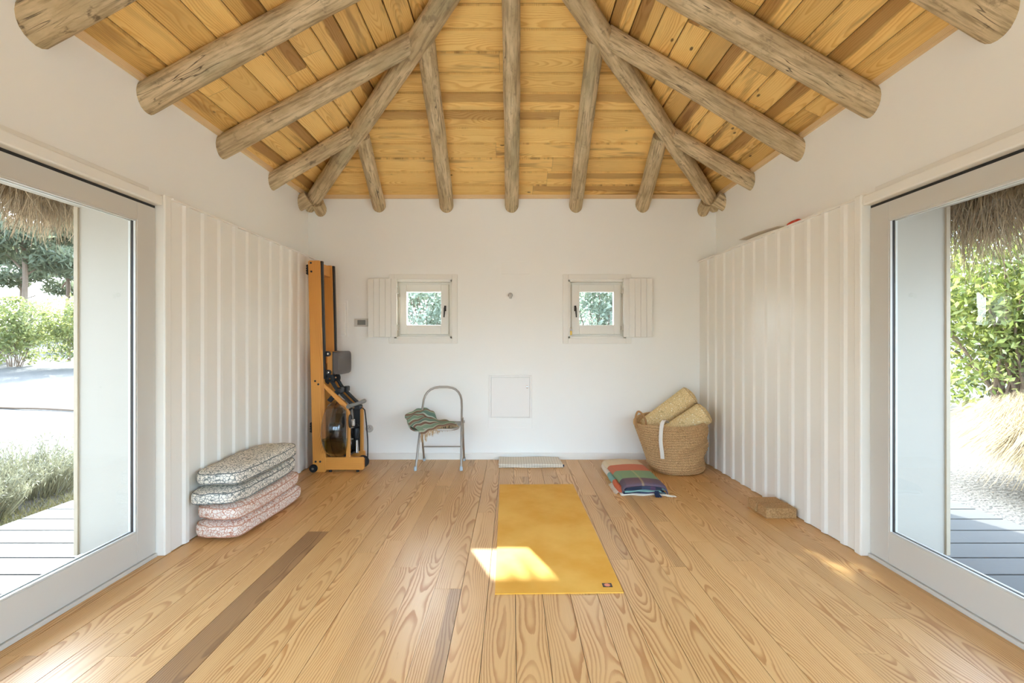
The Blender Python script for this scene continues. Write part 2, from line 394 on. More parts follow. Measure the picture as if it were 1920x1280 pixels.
def mk_mat():
    g = G('mustard_mat'); o = g.obj()
    n = g.noise(o, 2.6, 4, .55); n2 = g.noise(o, 260, 2)
    g.col(g.mix(g.smooth(n, .3, .7), lin((222, 162, 46)), lin((236, 186, 84)))); g.rough(.75); g.bump(n2, .15, .001); return g.m
M['mat'] = mk_mat()
def mk_stripes(name, seq, period, coord='v', mot=.1):
    g = G(name); uv, u, v = g.uvw(); x = v if coord == 'v' else u
    t = g.math('FRACT', g.math('DIVIDE', x, period))
    c = g.ramp(t, [(p, lin(cc)) for p, cc in seq], 'CONSTANT')
    n = g.noise(g.vec(g.math('MULTIPLY', u, 300.0), g.math('MULTIPLY', v, 300.0), 0.0), 1.0, 2)
    c = g.mix(g.math('MULTIPLY', n, mot*2), c, lin((70, 64, 56)))
    g.col(c); g.rough(.92); g.bump(n, .3, .002); return g.m
M['stripe_blanket'] = mk_stripes('green_striped_wool', [(0, (126, 148, 122)), (.20, (176, 186, 160)), (.28, (130, 98, 78)), (.46, (150, 160, 132)), (.54, (104, 126, 108)), (.72, (184, 188, 166)), (.80, (124, 92, 74)), (.94, (160, 170, 144))], .125)

# ------------------------------------------------------------------ the room
XW, YB, YF = 2.235, 5.08, -2.6          # inner faces of the side walls, back wall, wall behind the camera
XO, YO = 2.66, 5.50                     # outer faces
ZW = 2.86; TN = .555                    # wall top, roof slope
def zroof(d): return 2.877 + TN*d       # underside of the boards, d = distance in from the wall

# floor boards running away from the camera
mb = MB(); rr = random.Random(3)
k = -18
darkb = {-11: [(1.2, 3.15)], -4: [(1.0, 2.45)]}
while .156+.14*k < XW:
    x0 = max(.156+.14*k, -XW); x1 = min(.156+.14*(k+1), XW)
    if x1 > x0+.002:
        y = YF - rr.random()*1.8; cuts = [y]
        while y < YB:
            y += rr.choice((1.15, 1.5, 1.8, 2.1, 2.4)); cuts.append(y)
        if k == -11: cuts = [YF, -.2, 3.15, YB]
        if k == -4: cuts = [YF, .1, 2.42, 4.3, YB]
        gap = .0006 if rr.random() < .5 else .0019
        for a, b in zip(cuts, cuts[1:]):
            a = max(a, YF); b = min(b, YB)
            if b <= a: continue
            dk = 0
            if (k == -11 and b == 3.15) or (k == -4 and b == 2.42): dk = .9 if k == -11 else .5
            elif rr.random() < .06: dk = .25
            rn = (rr.random(), rr.random()*(1 if dk < .5 else .3), rr.random(), dk); ou = rr.random()
            X0, X1, Y0, Y1 = x0+gap, x1-gap, a+.0005, b-.0005
            if k == -4 and dk: X0m = x0+.045
            uv = [(X0-x0-.07, Y0), (X1-x0-.07, Y0), (X1-x0-.07, Y1), (X0-x0-.07, Y1)]
            mb.quad((X0, Y0, 0), (X1, Y0, 0), (X1, Y1, 0), (X0, Y1, 0), uv, rn)
            for (p, q) in (((X0, Y0), (X0, Y1)), ((X1, Y1), (X1, Y0)), ((X1, Y0), (X0, Y0)), ((X0, Y1), (X1, Y1))):
                mb.quad((p[0], p[1], -.012), (q[0], q[1], -.012), (q[0], q[1], 0), (p[0], p[1], 0), None, rn)
    k += 1
struct(mb.build('floor', M['floor'], fixn=False), 'light pine floorboards running away to the back wall')
mb = MB(); mb.box((-XW-.03, YF-.4, -.14), (XW+.03, YB, -.012)); struct(mb.build('floor_slab', M['darkgap']))
bpy.data.objects['floor_slab'].name = 'trim_1'

# back wall with two small window openings
def slab_with_holes(mb, xs, zs, y0, y1, hole):
    for i in range(len(xs)-1):
        for j in range(len(zs)-1):
            if (i, j) in hole: continue
            mb.box((xs[i], y0, zs[j]), (xs[i+1], y1, zs[j+1]))
WL, WR = (-1.285, -.655), (.615, 1.245)      # window openings in X
WZ = (1.325, 1.965)
mb = MB()
slab_with_holes(mb, [-XO, WL[0], WL[1], WR[0], WR[1], XO], [-.14, WZ[0], WZ[1], ZW], YB, YO, {(1, 1), (3, 1)})
struct(mb.build('wall_back', M['white'], fixn=False), 'warm white plaster back wall')
# side walls, openings for the glazed sliding doors
DO = (-2.3, 2.86); DZ = 2.12  # openings lengthened unseen behind the camera to admit more daylight
for s, nm in ((-1, 'left'), (1, 'right')):
    mb = MB(); a, b = sorted((s*XW, s*XO))
    for (y0, y1, z0, z1) in ((DO[1], YB, -.14, ZW), (YF-.4, DO[0], -.14, ZW), (DO[0], DO[1], DZ, ZW), (DO[0], DO[1], -.14, -.080)):
        mb.box((a, y0, z0), (b, y1, z1))
    struct(mb.build('wall_'+nm, M['white'], fixn=False), 'white plaster wall on the %s' % nm)
    mb = MB(); a, b = sorted((s*(XW+.0), s*XO)); mb.box((a, DO[1]-.010, -.012), (b, DO[1]+.001, DZ+.0)); mb.box((a, DO[0], DZ-.008), (b, DO[1], DZ+.001))  # thin lining added over the reveal to carry the darkened white
    struct(mb.build('trim_24' if s < 0 else 'trim_25', M['ext_white'], fixn=False), 'pale reveal lining, darkened against the daylight, outside the %s glass door' % nm)
    # light board on the outer corner of the opening
    mb = MB(); a, b = sorted((s*XO, s*(XO+.025))); mb.box((a, DO[1]-.022, -.02), (b, DO[1]+.05, DZ)); mb.box((a, DO[0], DZ-.0), (b, DO[1], DZ+.10))
    struct(mb.build('trim_2' if s < 0 else 'trim_3', M['cornerwood'], bevel=.002))
# wall behind the camera: gable with a wide glazed opening, invented to let daylight in
mb = MB(); y0, y1 = YF-.4, YF
FW = 2.0
mb.box((-XO, y0, -.14), (-FW, y1, ZW)); mb.box((FW, y0, -.14), (XO, y1, ZW)); mb.box((-FW, y0, 2.6), (FW, y1, ZW))
mb.prism([(-XO, ZW), (XO, ZW), (XW, ZW+.03), (0, zroof(XW)+.05), (-XW, ZW+.03)], y0, y1)
struct(mb.build('wall_front', M['white'], fixn=False))
d3 = sempty('door_3', 'glazed doors invented behind the camera to let daylight in', 'door', (0, YF-.2, 0))
mb = MB()
for x in (-FW, -FW/2-.05, -.05, FW/2-.05, FW-.1): mb.box((x, YF-.24, 0), (x+.1, YF-.16, 2.6))
mb.box((-FW+.1, YF-.24, 0), (FW-.1, YF-.16, .10)); mb.box((-FW+.1, YF-.24, 2.52), (FW-.1, YF-.16, 2.6)); mb.build('door_frame', M['white_lacquer'], d3)
mb = MB(); mb.box((-FW+.05, YF-.205, .05), (FW-.05, YF-.195, 2.55)); mb.build('glass_pane', M['glass'], d3)

# boarded ceiling: side planes and the hipped end
mb = MB(); rr = random.Random(5); sd = .150
for s in (-1, 1):
    i = 0
    while i*sd < XW:
        d0 = i*sd; d1 = min((i+1)*sd-.007, XW); lap = -.013
        y = YF; ye0, ye1 = YB-d0, YB-d1
        cuts = [YF]; c = YF+rr.random()*1.5+.8
        while c < min(ye0, ye1)-.7: cuts.append(c); c += rr.choice((1.6, 2.0, 2.4))
        cuts.append(None)
        for a, b in zip(cuts, cuts[1:]):
            rn = (rr.random(), rr.random(), rr.random(), .5 if rr.random() < .4 else 0)
            b0, b1 = (ye0, ye1) if b is None else (b-.002, b-.002)
            X0, X1 = s*(XW-d0), s*(XW-d1); z0 = zroof(d0); z1 = zroof(d1)+lap
            uv = [(-.075, a), (.09, a), (.09, b1), (-.075, b0)]
            mb.quad((X0, a, z0), (X1, a, z1), (X1, b1, z1), (X0, b0, z0), uv, rn)
            mb.quad((X1, a, z1), (X1, a, z1+.02), (X1, b1, z1+.02), (X1, b1, z1), None, rn)
            mb.quad((X0, a, z0), (X0, b0, z0), (X0, b0, z0+.02), (X0, a, z0+.02), None, rn)
        i += 1
i = 0
while i*sd < XW-.01:
    d0 = i*sd; d1 = min((i+1)*sd-.007, XW); lap = -.013
    cuts = [None]; 
    if XW-d0 > 1.0: cuts.append(rr.uniform(-.8, .8))
    cuts.append(None)
    for j, (a, b) in enumerate(zip(cuts, cuts[1:])):
        rn = (rr.random()*.6+.4, rr.random()*.6, rr.random(), .35 if rr.random() < .15 else 0)
        a0, a1 = (-(XW-d0), -(XW-d1)) if a is None else (a, a); b0, b1 = ((XW-d0), (XW-d1)) if b is None else (b-.002, b-.002)
        Y0, Y1 = YB-d0, YB-d1; z0, z1 = zroof(d0), zroof(d1)+lap
        uv = [(-.075, a0), (-.075, b0), (.09, b1), (.09, a1)]
        mb.quad((a0, Y0, z0), (b0, Y0, z0), (b1, Y1, z1), (a1, Y1, z1), uv, rn)
        mb.quad((a1, Y1, z1), (b1, Y1, z1), (b1, Y1, z1+.02), (a1, Y1, z1+.02), None, rn)
        mb.quad((a0, Y0, z0), (a0, Y0, z0+.02), (b0, Y0, z0+.02), (b0, Y0, z0), None, rn)
    i += 1
struct(mb.build('ceiling', M['ceil'], fixn=False), 'honey coloured pine boards lining the hipped roof')
# light battens where boards meet the walls
mb = MB()
mb.prism([(YB-.028, ZW-.008), (YB+.01, ZW-.008), (YB+.01, ZW+.03), (YB-.028, ZW+.03)], -XW, XW, 'X')
struct(mb.build('trim_4', M['batten'], grain='X'))
for s, nm in ((-1, 'trim_5'), (1, 'trim_6')):
    mb = MB(); mb.prism([(s*(XW-.028), ZW-.008), (s*(XW+.01), ZW-.008), (s*(XW+.01), ZW+.03), (s*(XW-.028), ZW+.03)], YF, YB, 'Y')
    struct(mb.build(nm, M['batten'], grain='Y'))

# ------------------------------------------------------------------ thatched roof outside
EV = .90                                                # eaves overhang beyond the inner wall face
ze = zroof(-EV)+.10; zr = zroof(XW)+.12; XE = XW+EV; YE = YB+EV
M['thatchroof'] = plain('thatch_roof', (150, 124, 90), .95, var=.25, scale=14, bump=.6)
mb = MB(); yr = YB-XW; yf = YF-.45
for dz in (0, .22):
    e = [(-XE, yf, ze+dz), (XE, yf, ze+dz), (XE, YE, ze+dz), (-XE, YE, ze+dz)]; r0, r1 = (0, yf, zr+dz), (0, yr, zr+dz)
    mb.quad(e[0], e[3], r1, r0); mb.quad(e[1], e[2], r1, r0); n = len(mb.v); mb.v += [Vector(e[2]), Vector(e[3]), Vector(r1)]; mb.face((n, n+1, n+2))
for a, b in (((-XE, yf), (-XE, YE)), ((-XE, YE), (XE, YE)), ((XE, YE), (XE, yf))):
    mb.quad((*a, ze), (*b, ze), (*b, ze+.22), (*a, ze+.22))
for s in (-1, 1): mb.quad((s*XE, yf, ze), (0, yf, zr), (0, yf, zr+.22), (s*XE, yf, ze+.22))
roof = thing('thatched_roof', 'thick dry thatch roof hanging over the eaves outside the glass doors', 'roof', (0, 0, ze))
mb.build('thatch_covering', M['thatchroof'], roof, fixn=False)
def fringe(p0, p1, out, dens, lmin, lmax, seed, wob=.16):
    mb = MB(); r = random.Random(seed); p0 = Vector(p0); p1 = Vector(p1); n = int((p1-p0).length*dens); out = Vector(out)
    t = (p1-p0).normalized()
    for i in range(n):
        a = p0.lerp(p1, r.random()) + out*r.uniform(-.30, .03); a.z += r.uniform(-.02, .10)
        L = r.uniform(lmin, lmax)*(.75+.25*math.sin(a.dot(t)*9)+.15*math.sin(a.dot(t)*23)); w = r.uniform(.0022, .0048)
        d = Vector((r.gauss(0, wob), r.gauss(0, wob), -1)) + out*r.uniform(-.05, .35); d.normalize()
        b = a + d*L*.55; d2 = (d + Vector((r.gauss(0, .35), r.gauss(0, .35), -.4))).normalized(); c = b + d2*L*.45
        sdv = Vector((r.uniform(-1, 1), r.uniform(-1, 1), 0)).normalized()*w; rn = (r.random(), 0, 0, 0)
        mb.quad(a-sdv, a+sdv, b+sdv*.8, b-sdv*.8, None, rn); mb.quad(b-sdv*.8, b+sdv*.8, c+sdv*.3, c-sdv*.3, None, rn)
    return mb
zf = ze-.02
for nm, a, b, o, d, sd_ in (('l', (-XE, 1.4, zf), (-XE, YE, zf), (-1, 0, 0), 4200, 1), ('r', (XE, 1.4, zf), (XE, YE, zf), (1, 0, 0), 3600, 2),
                        ('b', (-XE, YE, zf), (XE, YE, zf), (0, 1, 0), 1000, 3)):
    o_ = fringe(a, b, o, d, *{'l': (.36, .56), 'r': (.48, .80), 'b': (.20, .42)}[nm], sd_).build('thatch_fringe', M['thatch'], roof, fixn=False); o_['kind'] = 'stuff'

# ------------------------------------------------------------------ white boarded panelling beside the doors
PZ = 2.165
def xl(Y): return -2.09
def xr(Y): return 2.055 + (5.08-Y)*.026
def panelling(nm, s, xf, label):
    mb = MB(); prof = []; y = YB
    first = 4.707+.175*2 if s < 0 else 4.75
    y = 2.84
    prof.append((xf(y), y))
    c = 2.974 if s < 0 else 2.954
    pitch = .1755
    while c < YB-.03:
        for dy, dx in ((-.038, 0), (-.020, .012), (.008, .014), (.014, .002), (.020, 0)):
            prof.append((xf(c+dy)-s*dx, c+dy))
        c += pitch
    prof.append((xf(YB), YB))
    n0 = len(mb.v)
    for i in range(len(prof)-1):
        (x0, ya), (x1, yb) = prof[i], prof[i+1]
        mb.quad((x0, ya, .004), (x1, yb, .004), (x1, yb, PZ-.012), (x0, ya, PZ-.012))
    # solid core behind the face and end closure
    xb = s*(XW-.002)
    mb.quad((prof[0][0], 2.84, .004), (xb, 2.84, .004), (xb, 2.84, PZ), (prof[0][0], 2.84, PZ))
    o = mb.build(nm, M['white_wood'], fixn=False); struct(o, label)
    mb = MB(); a0, a1 = xf(2.84)-s*.018, xf(YB)-s*.018
    pts = [(a0, 2.84), (a1, YB), (xb, YB), (xb, 2.84)]
    mb.prism(pts, PZ-.012, PZ+.003, 'Z'); return struct(mb.build(nm+'x', M['white_wood'], bevel=.002))
o = panelling('trim_7', -1, xl, 'white painted vertical board panelling on the left wall'); o.name = 'trim_8'
o = panelling('trim_9', 1, xr, 'white painted vertical board panelling on the right wall'); o.name = 'trim_10'

# ------------------------------------------------------------------ sliding glass doors
for s, dn, side in ((-1, 'door_1', 'left'), (1, 'door_2', 'right')):
    XD = 2.14 if s < 0 else 2.15
    def bx(mb, x0, x1, y0, y1, z0, z1):
        a, b = sorted((s*x0, s*x1)); return mb.box((a, y0, z0), (b, y1, z1))
    mb = MB(); bx(mb, XD-.055, XW, 2.785, 2.842, 0, PZ+.01)
    struct(mb.build('trim_11' if s < 0 else 'trim_12', M['white_wood'], bevel=.008))
    mb = MB(); bx(mb, XD-.045, XW, DO[0]-.1, 2.785, 2.104, PZ); bx(mb, XD+.02, XW, DO[0]-.1, 2.785, PZ, PZ+.025)
    struct(mb.build('trim_13' if s < 0 else 'trim_14', M['white_wood'], bevel=.008))
    mb = MB(); bx(mb, XW-.012, XW, DO[0]-.1, 2.84, 2.205, 2.235); bx(mb, XW-.006, XW, 2.84, YB, 2.19, 2.205)
    struct(mb.build('trim_15' if s < 0 else 'trim_16', M['white_wood'], bevel=.004))
    mb = MB(); bx(mb, XD-.012, XD+.07, DO[0]-.05, 2.785, 0, .022)
    struct(mb.build('trim_17' if s < 0 else 'trim_18', M['white_lacquer'], bevel=.003))
    mb = MB(); bx(mb, XD+.005, XD+.06, DO[0]-.05, 2.785, 2.09, 2.104); struct(mb.build('trim_19' if s < 0 else 'trim_20', M['darkgap']))
    d = sempty(dn, 'tall white framed glass sliding door on the %s wall' % side, 'door', (s*(XD+.025), 1.8, .02))
    for (ya, yb) in ((.86, 2.783), (-.72, .855), (-2.3, -.725)):
        z0, z1 = .024, 2.088
        mb = MB(); bx(mb, XD, XD+.05, yb-.135, yb, z0, z1); bx(mb, XD, XD+.05, ya, ya+.135, z0, z1)
        bx(mb, XD, XD+.05, ya+.135, yb-.135, z0, .20); bx(mb, XD, XD+.05, ya+.135, yb-.135, 1.985, z1)
        f = mb.build('door_frame', M['white_lacquer'], d, bevel=.002)
        mb = MB()                                              # glazing beads
        for xa in (.004, .034):
            bx(mb, XD+xa, XD+xa+.012, yb-.143, yb-.135, .20, 1.985); bx(mb, XD+xa, XD+xa+.012, ya+.135, ya+.143, .20, 1.985)
            bx(mb, XD+xa, XD+xa+.012, ya+.143, yb-.143, .20, .208); bx(mb, XD+xa, XD+xa+.012, ya+.143, yb-.143, 1.977, 1.985)
        mb.build('glazing_bead', M['white_lacquer'], f)
        mb = MB(); bx(mb, XD+.018, XD+.032, yb-.139, yb-.135, .20, 1.985); bx(mb, XD+.018, XD+.032, ya+.139, yb-.135, .20, .204)
        mb.build('glazing_spacer', M['iron'], f)
        mb = MB(); x = s*(XD+.025); ya2, yb2 = ya+.135, yb-.135
        mb.quad((x, ya2, .20), (x, yb2, .20), (x, yb2, 1.985), (x, ya2, 1.985)); mb.build('glass_pane', M['glass'], f, fixn=False)

# ------------------------------------------------------------------ small windows in the back wall
def small_window(nm, x0, x1, m, label, hinge):          # m = +1: handle on the right; -1: mirrored
    cx = (x0+x1)/2; w = sempty(nm, label, 'window', (cx, YB, WZ[0]))
    def bx(mb, a, b, y0, y1, z0, z1):
        a, b = sorted((cx+m*a, cx+m*b)); return mb.box((a, y0, z0), (b, y1, z1))
    hw = (x1-x0)/2; z0, z1 = WZ
    mb = MB(); e = .058; yc = YB-.018                           # casing
    for (a, b, c, d) in ((-hw-e, -hw+.0, z0-e, z1+e), (hw, hw+e, z0-e, z1+e), (-hw, hw, z1, z1+e), (-hw, hw, z0-e, z0)):
        bx(mb, a, b, yc, YB+.005, c, d)
    mb.build('casing', M['white_wood'], w, bevel=.003)
    mb = MB()                                                  # jamb lining
    for (a, b, c, d) in ((-hw, -hw+.02, z0, z1), (hw-.02, hw, z0, z1), (-hw, hw, z1-.02, z1), (-hw, hw, z0, z0+.02)):
        bx(mb, a, b, YB-.005, YB+.16, c, d)
    mb.build('jamb', M['white_wood'], w)
    ys = YB+.055                                              # sash
    gx0, gx1, gz0, gz1 = -.195, .185, 1.472, 1.838
    fx0, fx1, fz0, fz1 = -hw+.045, hw-.045, z0+.045, z1-.045
    mb = MB()
    for (a, b, c, d, yy) in ((-hw+.02, fx0+.0, z0+.02, z1-.02, .012), (fx1, hw-.02, z0+.02, z1-.02, .012), (fx0, fx1, fz1, z1-.02, .012), (fx0, fx1, z0+.02, fz0, .012)):
        bx(mb, a, b, ys+yy, ys+.10, c, d)
    mb.build('window_frame', M['white_wood'], w, bevel=.003)
    mb = MB()
    for (a, b, c, d) in ((fx0, gx0, fz0, fz1), (gx1, fx1, fz0, fz1), (gx0, gx1, gz1, fz1), (gx0, gx1, fz0, gz0)):
        bx(mb, a, b, ys-.012, ys+.06, c, d)
    sash = mb.build('sash', M['white_wood'], w, bevel=.004)
    mb = MB(); y = ys+.03; mb.quad((cx+m*gx0, y, gz0), (cx+m*gx1, y, gz0), (cx+m*gx1, y, gz1), (cx+m*gx0, y, gz1)); mb.build('glass_pane', M['glass'], sash, fixn=False)
    hx = cx+m*.232; mb = MB(); hz = 1.655
    mb.box((hx-.011, ys-.022, hz-.03), (hx+.011, ys-.012, hz+.03)); mb.tube([(hx, ys-.012, hz+.01), (hx, ys-.045, hz+.01), (hx-m*.002, ys-.052, hz), (hx-m*.008, ys-.054, hz-.10)], [.009, .009, .010, .007], 10)
    o = mb.build('handle', M['iron'], sash, smooth=True); o['label'] = 'dark bronze lever handle'
    mb = MB()
    for hz in (1.44, 1.80):
        mb.tube([(cx+m*(fx0-.004), ys-.016, hz-.022), (cx+m*(fx0-.004), ys-.016, hz+.022)], .007, 8)
    mb.build('hinge', M['white_lacquer'], sash, smooth=True)
    # shutter swung open flat against the wall on the hinge side
    sx0, sx1 = -hw-.278, -hw+.035
    mb = MB(); z0s, z1s = 1.338, 1.972
    nb = 5; bw = (sx1-sx0)/nb
    for i in range(nb): bx(mb, sx0+i*bw+.0009, sx0+(i+1)*bw-.0009, YB-.052, YB-.027, z0s, z1s)
    sh = mb.build('shutter', M['white_wood'], w, bevel=.001)
    mb = MB()
    for hz in (1.44, 1.84): mb.tube([(cx+m*(sx1+.006), YB-.034, hz-.03), (cx+m*(sx1+.006), YB-.034, hz+.03)], .007, 8); bx(mb, sx1-.02, sx1+.01, YB-.030, YB-.018, hz-.02, hz+.02)
    mb.build('shutter_hinge', M['white_lacquer'], sh, smooth=True)
    return w
small_window('window_1', WL[0], WL[1], 1, 'small square white window left of centre with its shutter open to the left', -1)
small_window('window_2', WR[0], WR[1], -1, 'small square white window right of centre with its shutter open to the right', 1)

# baseboard along the back wall
mb = MB(); mb.prism([(YB, 0), (YB-.014, 0), (YB-.014, .066), (YB-.009, .072), (YB, .072)], xl(5), xr(5), 'X')
struct(mb.build('baseboard_back', M['white_wood']), 'low white baseboard along the back wall')

# ------------------------------------------------------------------ log rafters
def log(name, label, p0, p1, r0, r1, seed, group, dark=0, knots=2):
    r = random.Random(seed); p0 = Vector(p0); p1 = Vector(p1); n = 30; L = (p1-p0).length; t = (p1-p0).normalized()
    a = t.cross(Vector((0, 0, 1))).normalized(); b = a.cross(t).normalized(); seg = 20
    path = []; rad = []; of = r.random()*100; bend = r.uniform(-.012, .012)
    for i in range(n+1):
        f = i/n; w = bend*math.sin(f*PI) + .007*mnoise.noise(Vector((f*L*1.7, of, 0)))
        path.append(p0.lerp(p1, f) + a*w + b*.006*mnoise.noise(Vector((f*L*1.7, of+20, 0))))
        rad.append((r0+(r1-r0)*f)*(1+.05*mnoise.noise(Vector((f*L*2.3, of+40, 0)))))
    mb = MB(); rn = (r.random(), r.random(), r.random(), dark)
    mb.tube(path, rad, seg, True, rn)
    ks = [(r.uniform(.1, .9)*L, r.uniform(0, 2*PI)) for _ in range(knots)]
    for i in range(n+1):
        for k in range(seg):
            v = mb.v[i*seg+k]; dv = v-path[i]; f = 1 + .04*mnoise.noise(Vector((math.cos(2*PI*k/seg)*1.5, math.sin(2*PI*k/seg)*1.5, i/n*L*2+of)))
            for (kl, ka) in ks:
                da = (2*PI*k/seg-ka+PI) % (2*PI)-PI; q = ((i/n*L-kl)/.07)**2+(da/.5)**2
                f += .09*math.exp(-q)
            mb.v[i*seg+k] = path[i]+dv*f
    o = mb.build(name, M['log'], None, smooth=True, fixn=True, angle=60)
    me = o.data; off = p0.copy()
    for v in me.vertices: v.co -= off
    o.location = off
    return tag(o, label, 'log rafter', group)
AX = 2.785                                                     # height of the log axis at the wall face
def endp(px, py):                                              # point on the axis plane of the hipped end
    q = (640-py)/F; Y = (AX-CH+TN*YB)/(q+TN); return P(px, py, Y)
def sidep(s, px, py):                                          # ... of the side plane s
    q = (640-py)/F; k = s*(px-960)/F                           # X = s*k*Y ; AX+TN*(XW-kY) = CH+qY
    Y = (AX-CH+TN*XW)/(q+TN*k); return P(px, py, Y)
def ext(a, b, d):                                              # push a outwards beyond b->a
    return a+(a-b).normalized()*d
GS = 'round log rafters of the hipped roof'
for i, (s, ex, ey, ux, uy, r0, r1, dk, lb) in enumerate((
    (-1, 275, 185, 612, 0, .086, .078, .15, 'thick weathered log rafter, second from the front on the left slope'),
    (-1, 420, 276, 772, 82, .080, .076, .1, 'weathered log rafter of the left slope meeting the hip log high up'),
    (-1, 508, 340, 655, 254, .076, .070, .45, 'short brown stained log rafter of the left slope meeting the hip log low down'),
    (1, 1644, 196, 1300, 0, .088, .080, .05, 'thick greenish grey log rafter, second from the front on the right slope'),
    (1, 1500, 280, 1143, 70, .082, .078, .0, 'greenish grey log rafter of the right slope meeting the hip log high up'),
    (1, 1410, 340, 1260, 253, .076, .072, .3, 'short weathered log rafter of the right slope meeting the hip log low down'))):
    a = sidep(s, ex, ey); b = sidep(s, ux, uy)
    if i in (0, 3): b = a + (b-a)*(XW/abs(b.x-a.x))*.985
    log('log_rafter', lb, ext(a, b, .72), ext(b, a, .02 if i in (0, 3) else .03), r0, r1, 20+i, GS, dk, 2)
for s, ex, ey, dk, lb in ((-1, 62, 45, .75, 'dark barked log rafter in the top left corner nearest the viewer'), (1, 1885, 38, .35, 'big grey brown log rafter in the top right corner nearest the viewer')):
    a = sidep(s, ex, ey); u = Vector((-s*XW, 0, TN*XW)); b = a+u*.98
    log('log_rafter', lb, ext(a, b, .72), b, .098, .085, 33+s, GS, dk, 2)
for i, (ex, ux, uy, r0, r1, lb) in enumerate((
    (713, 681, 262, .073, .068, 'short log rafter on the end slope, left of the long ones'),
    (836, 799, 84, .080, .072, 'log rafter on the end slope just left of the straight middle one'),
    (958, 957, -110, .079, .066, 'long straight cracked log rafter in the middle of the end slope'),
    (1080, 1116, 84, .078, .070, 'log rafter on the end slope just right of the straight middle one'),
    (1205, 1238, 262, .076, .074, 'short log rafter on the end slope, right of the long ones'))):
    a = endp(ex, 384); b = endp(ux, uy)
    log('log_rafter', lb, ext(a, b, .70), ext(b, a, .04), r0, r1, 40+i, GS, .12, 3)
for s, lb in ((-1, 'long diagonal hip log climbing from the back left corner'), (1, 'long diagonal hip log climbing from the back right corner')):
    a = Vector((s*(XW-.07), YB-.07, AX-.02+TN*.07)); b = Vector((0, YB-XW, AX-.02+TN*XW))
    log('hip_rafter', lb, ext(a, b, .10), b, .074, .088, 50+s, 'diagonal hip logs', .25, 4)
    for nm, p, q, r_, l2 in (('end', Vector((s*(XW-.14), YB-.04, AX-.03)), Vector((s*(XW-.16), YB+.75, AX-.50)), .066, 'log stub end against the back wall below the %s hip log'),
                             ('side', Vector((s*(XW-.03), YB-.17, AX-.01)), Vector((s*(XW+.75), YB-.17, AX-.45)), .076, 'log stub end against the side wall below the %s hip log')):
        t = (p-q).normalized(); log('log_stub', l2 % ('left' if s < 0 else 'right'), p+t*.06, q, r_, r_, 55+s, 'log stubs in the corners', .3, 0)

# ------------------------------------------------------------------ outdoors: decks, dune, plants
for s, y1, nm in ((-1, 5.4, 'trim_21'), (1, 3.86, 'trim_22')):
    mb = MB(); y = -1.5; r = random.Random(8+s)
    while y < y1-.05:
        rn = (r.random(), r.random(), r.random(), 0); a, b = sorted((s*(XW+.02), s*(3.70 + r.uniform(0, .02))))
        if y > DO[1]+.02: a, b = sorted((s*(XO+.03), s*3.71))
        mb.box((a, y, -.075), (b, y+.192, -.048), rn); y += .2085
    struct(mb.build(nm, M['deckwood'], grain='X', fixn=False), 'weathered timber deck boards outside the %s glass door' % ('left' if s < 0 else 'right'))
M['reflector'] = plain('pale_bounce_ground', (216, 214, 208), .85, var=.04, scale=3)  # unseen pale ground added to bounce daylight into the room
mb = MB()
for (a, b, c, d) in ((-14, -3.76, -9, 1.1), (3.76, 14, -9, 1.1), (-3.76, 3.76, -9, -4.6)): mb.box((a, c, -.16), (b, d, -.062))
struct(mb.build('trim_23', M['reflector'], fixn=False), 'pale terrace slabs added unseen around the hut to bounce daylight indoors')
def gz(x, y):
    d = math.hypot(x, y-2); base = -.13
    if x < -3: base += .052*max(0, d-6) 
    elif x > 3: base += .02*max(0, d-7)
    else: base += .02*max(0, d-9)
    base = min(base, 1.6)
    k = min(1, max(0, max(abs(x)-5.6, -4-y, y-8)/4)); k = k*k*(3-2*k)
    return base + k*(.09*mnoise.noise(Vector((x*.28, y*.28, 3))) + .035*mnoise.noise(Vector((x*1.1, y*1.1, 8))))
mb = MB()
def nl(t, c, e): return c + math.copysign(abs(t)**2.2, t)*e
mb.grid(lambda u, v: ((lambda x, y: (x, y, gz(x, y)))(nl(u*2-1, 0, 75), nl(v*2-1, 4, 80))), 150, 150)
gr = struct(mb.build('ground', M['sand'], smooth=True, fixn=False, angle=180), 'pale sand dune around the hut')

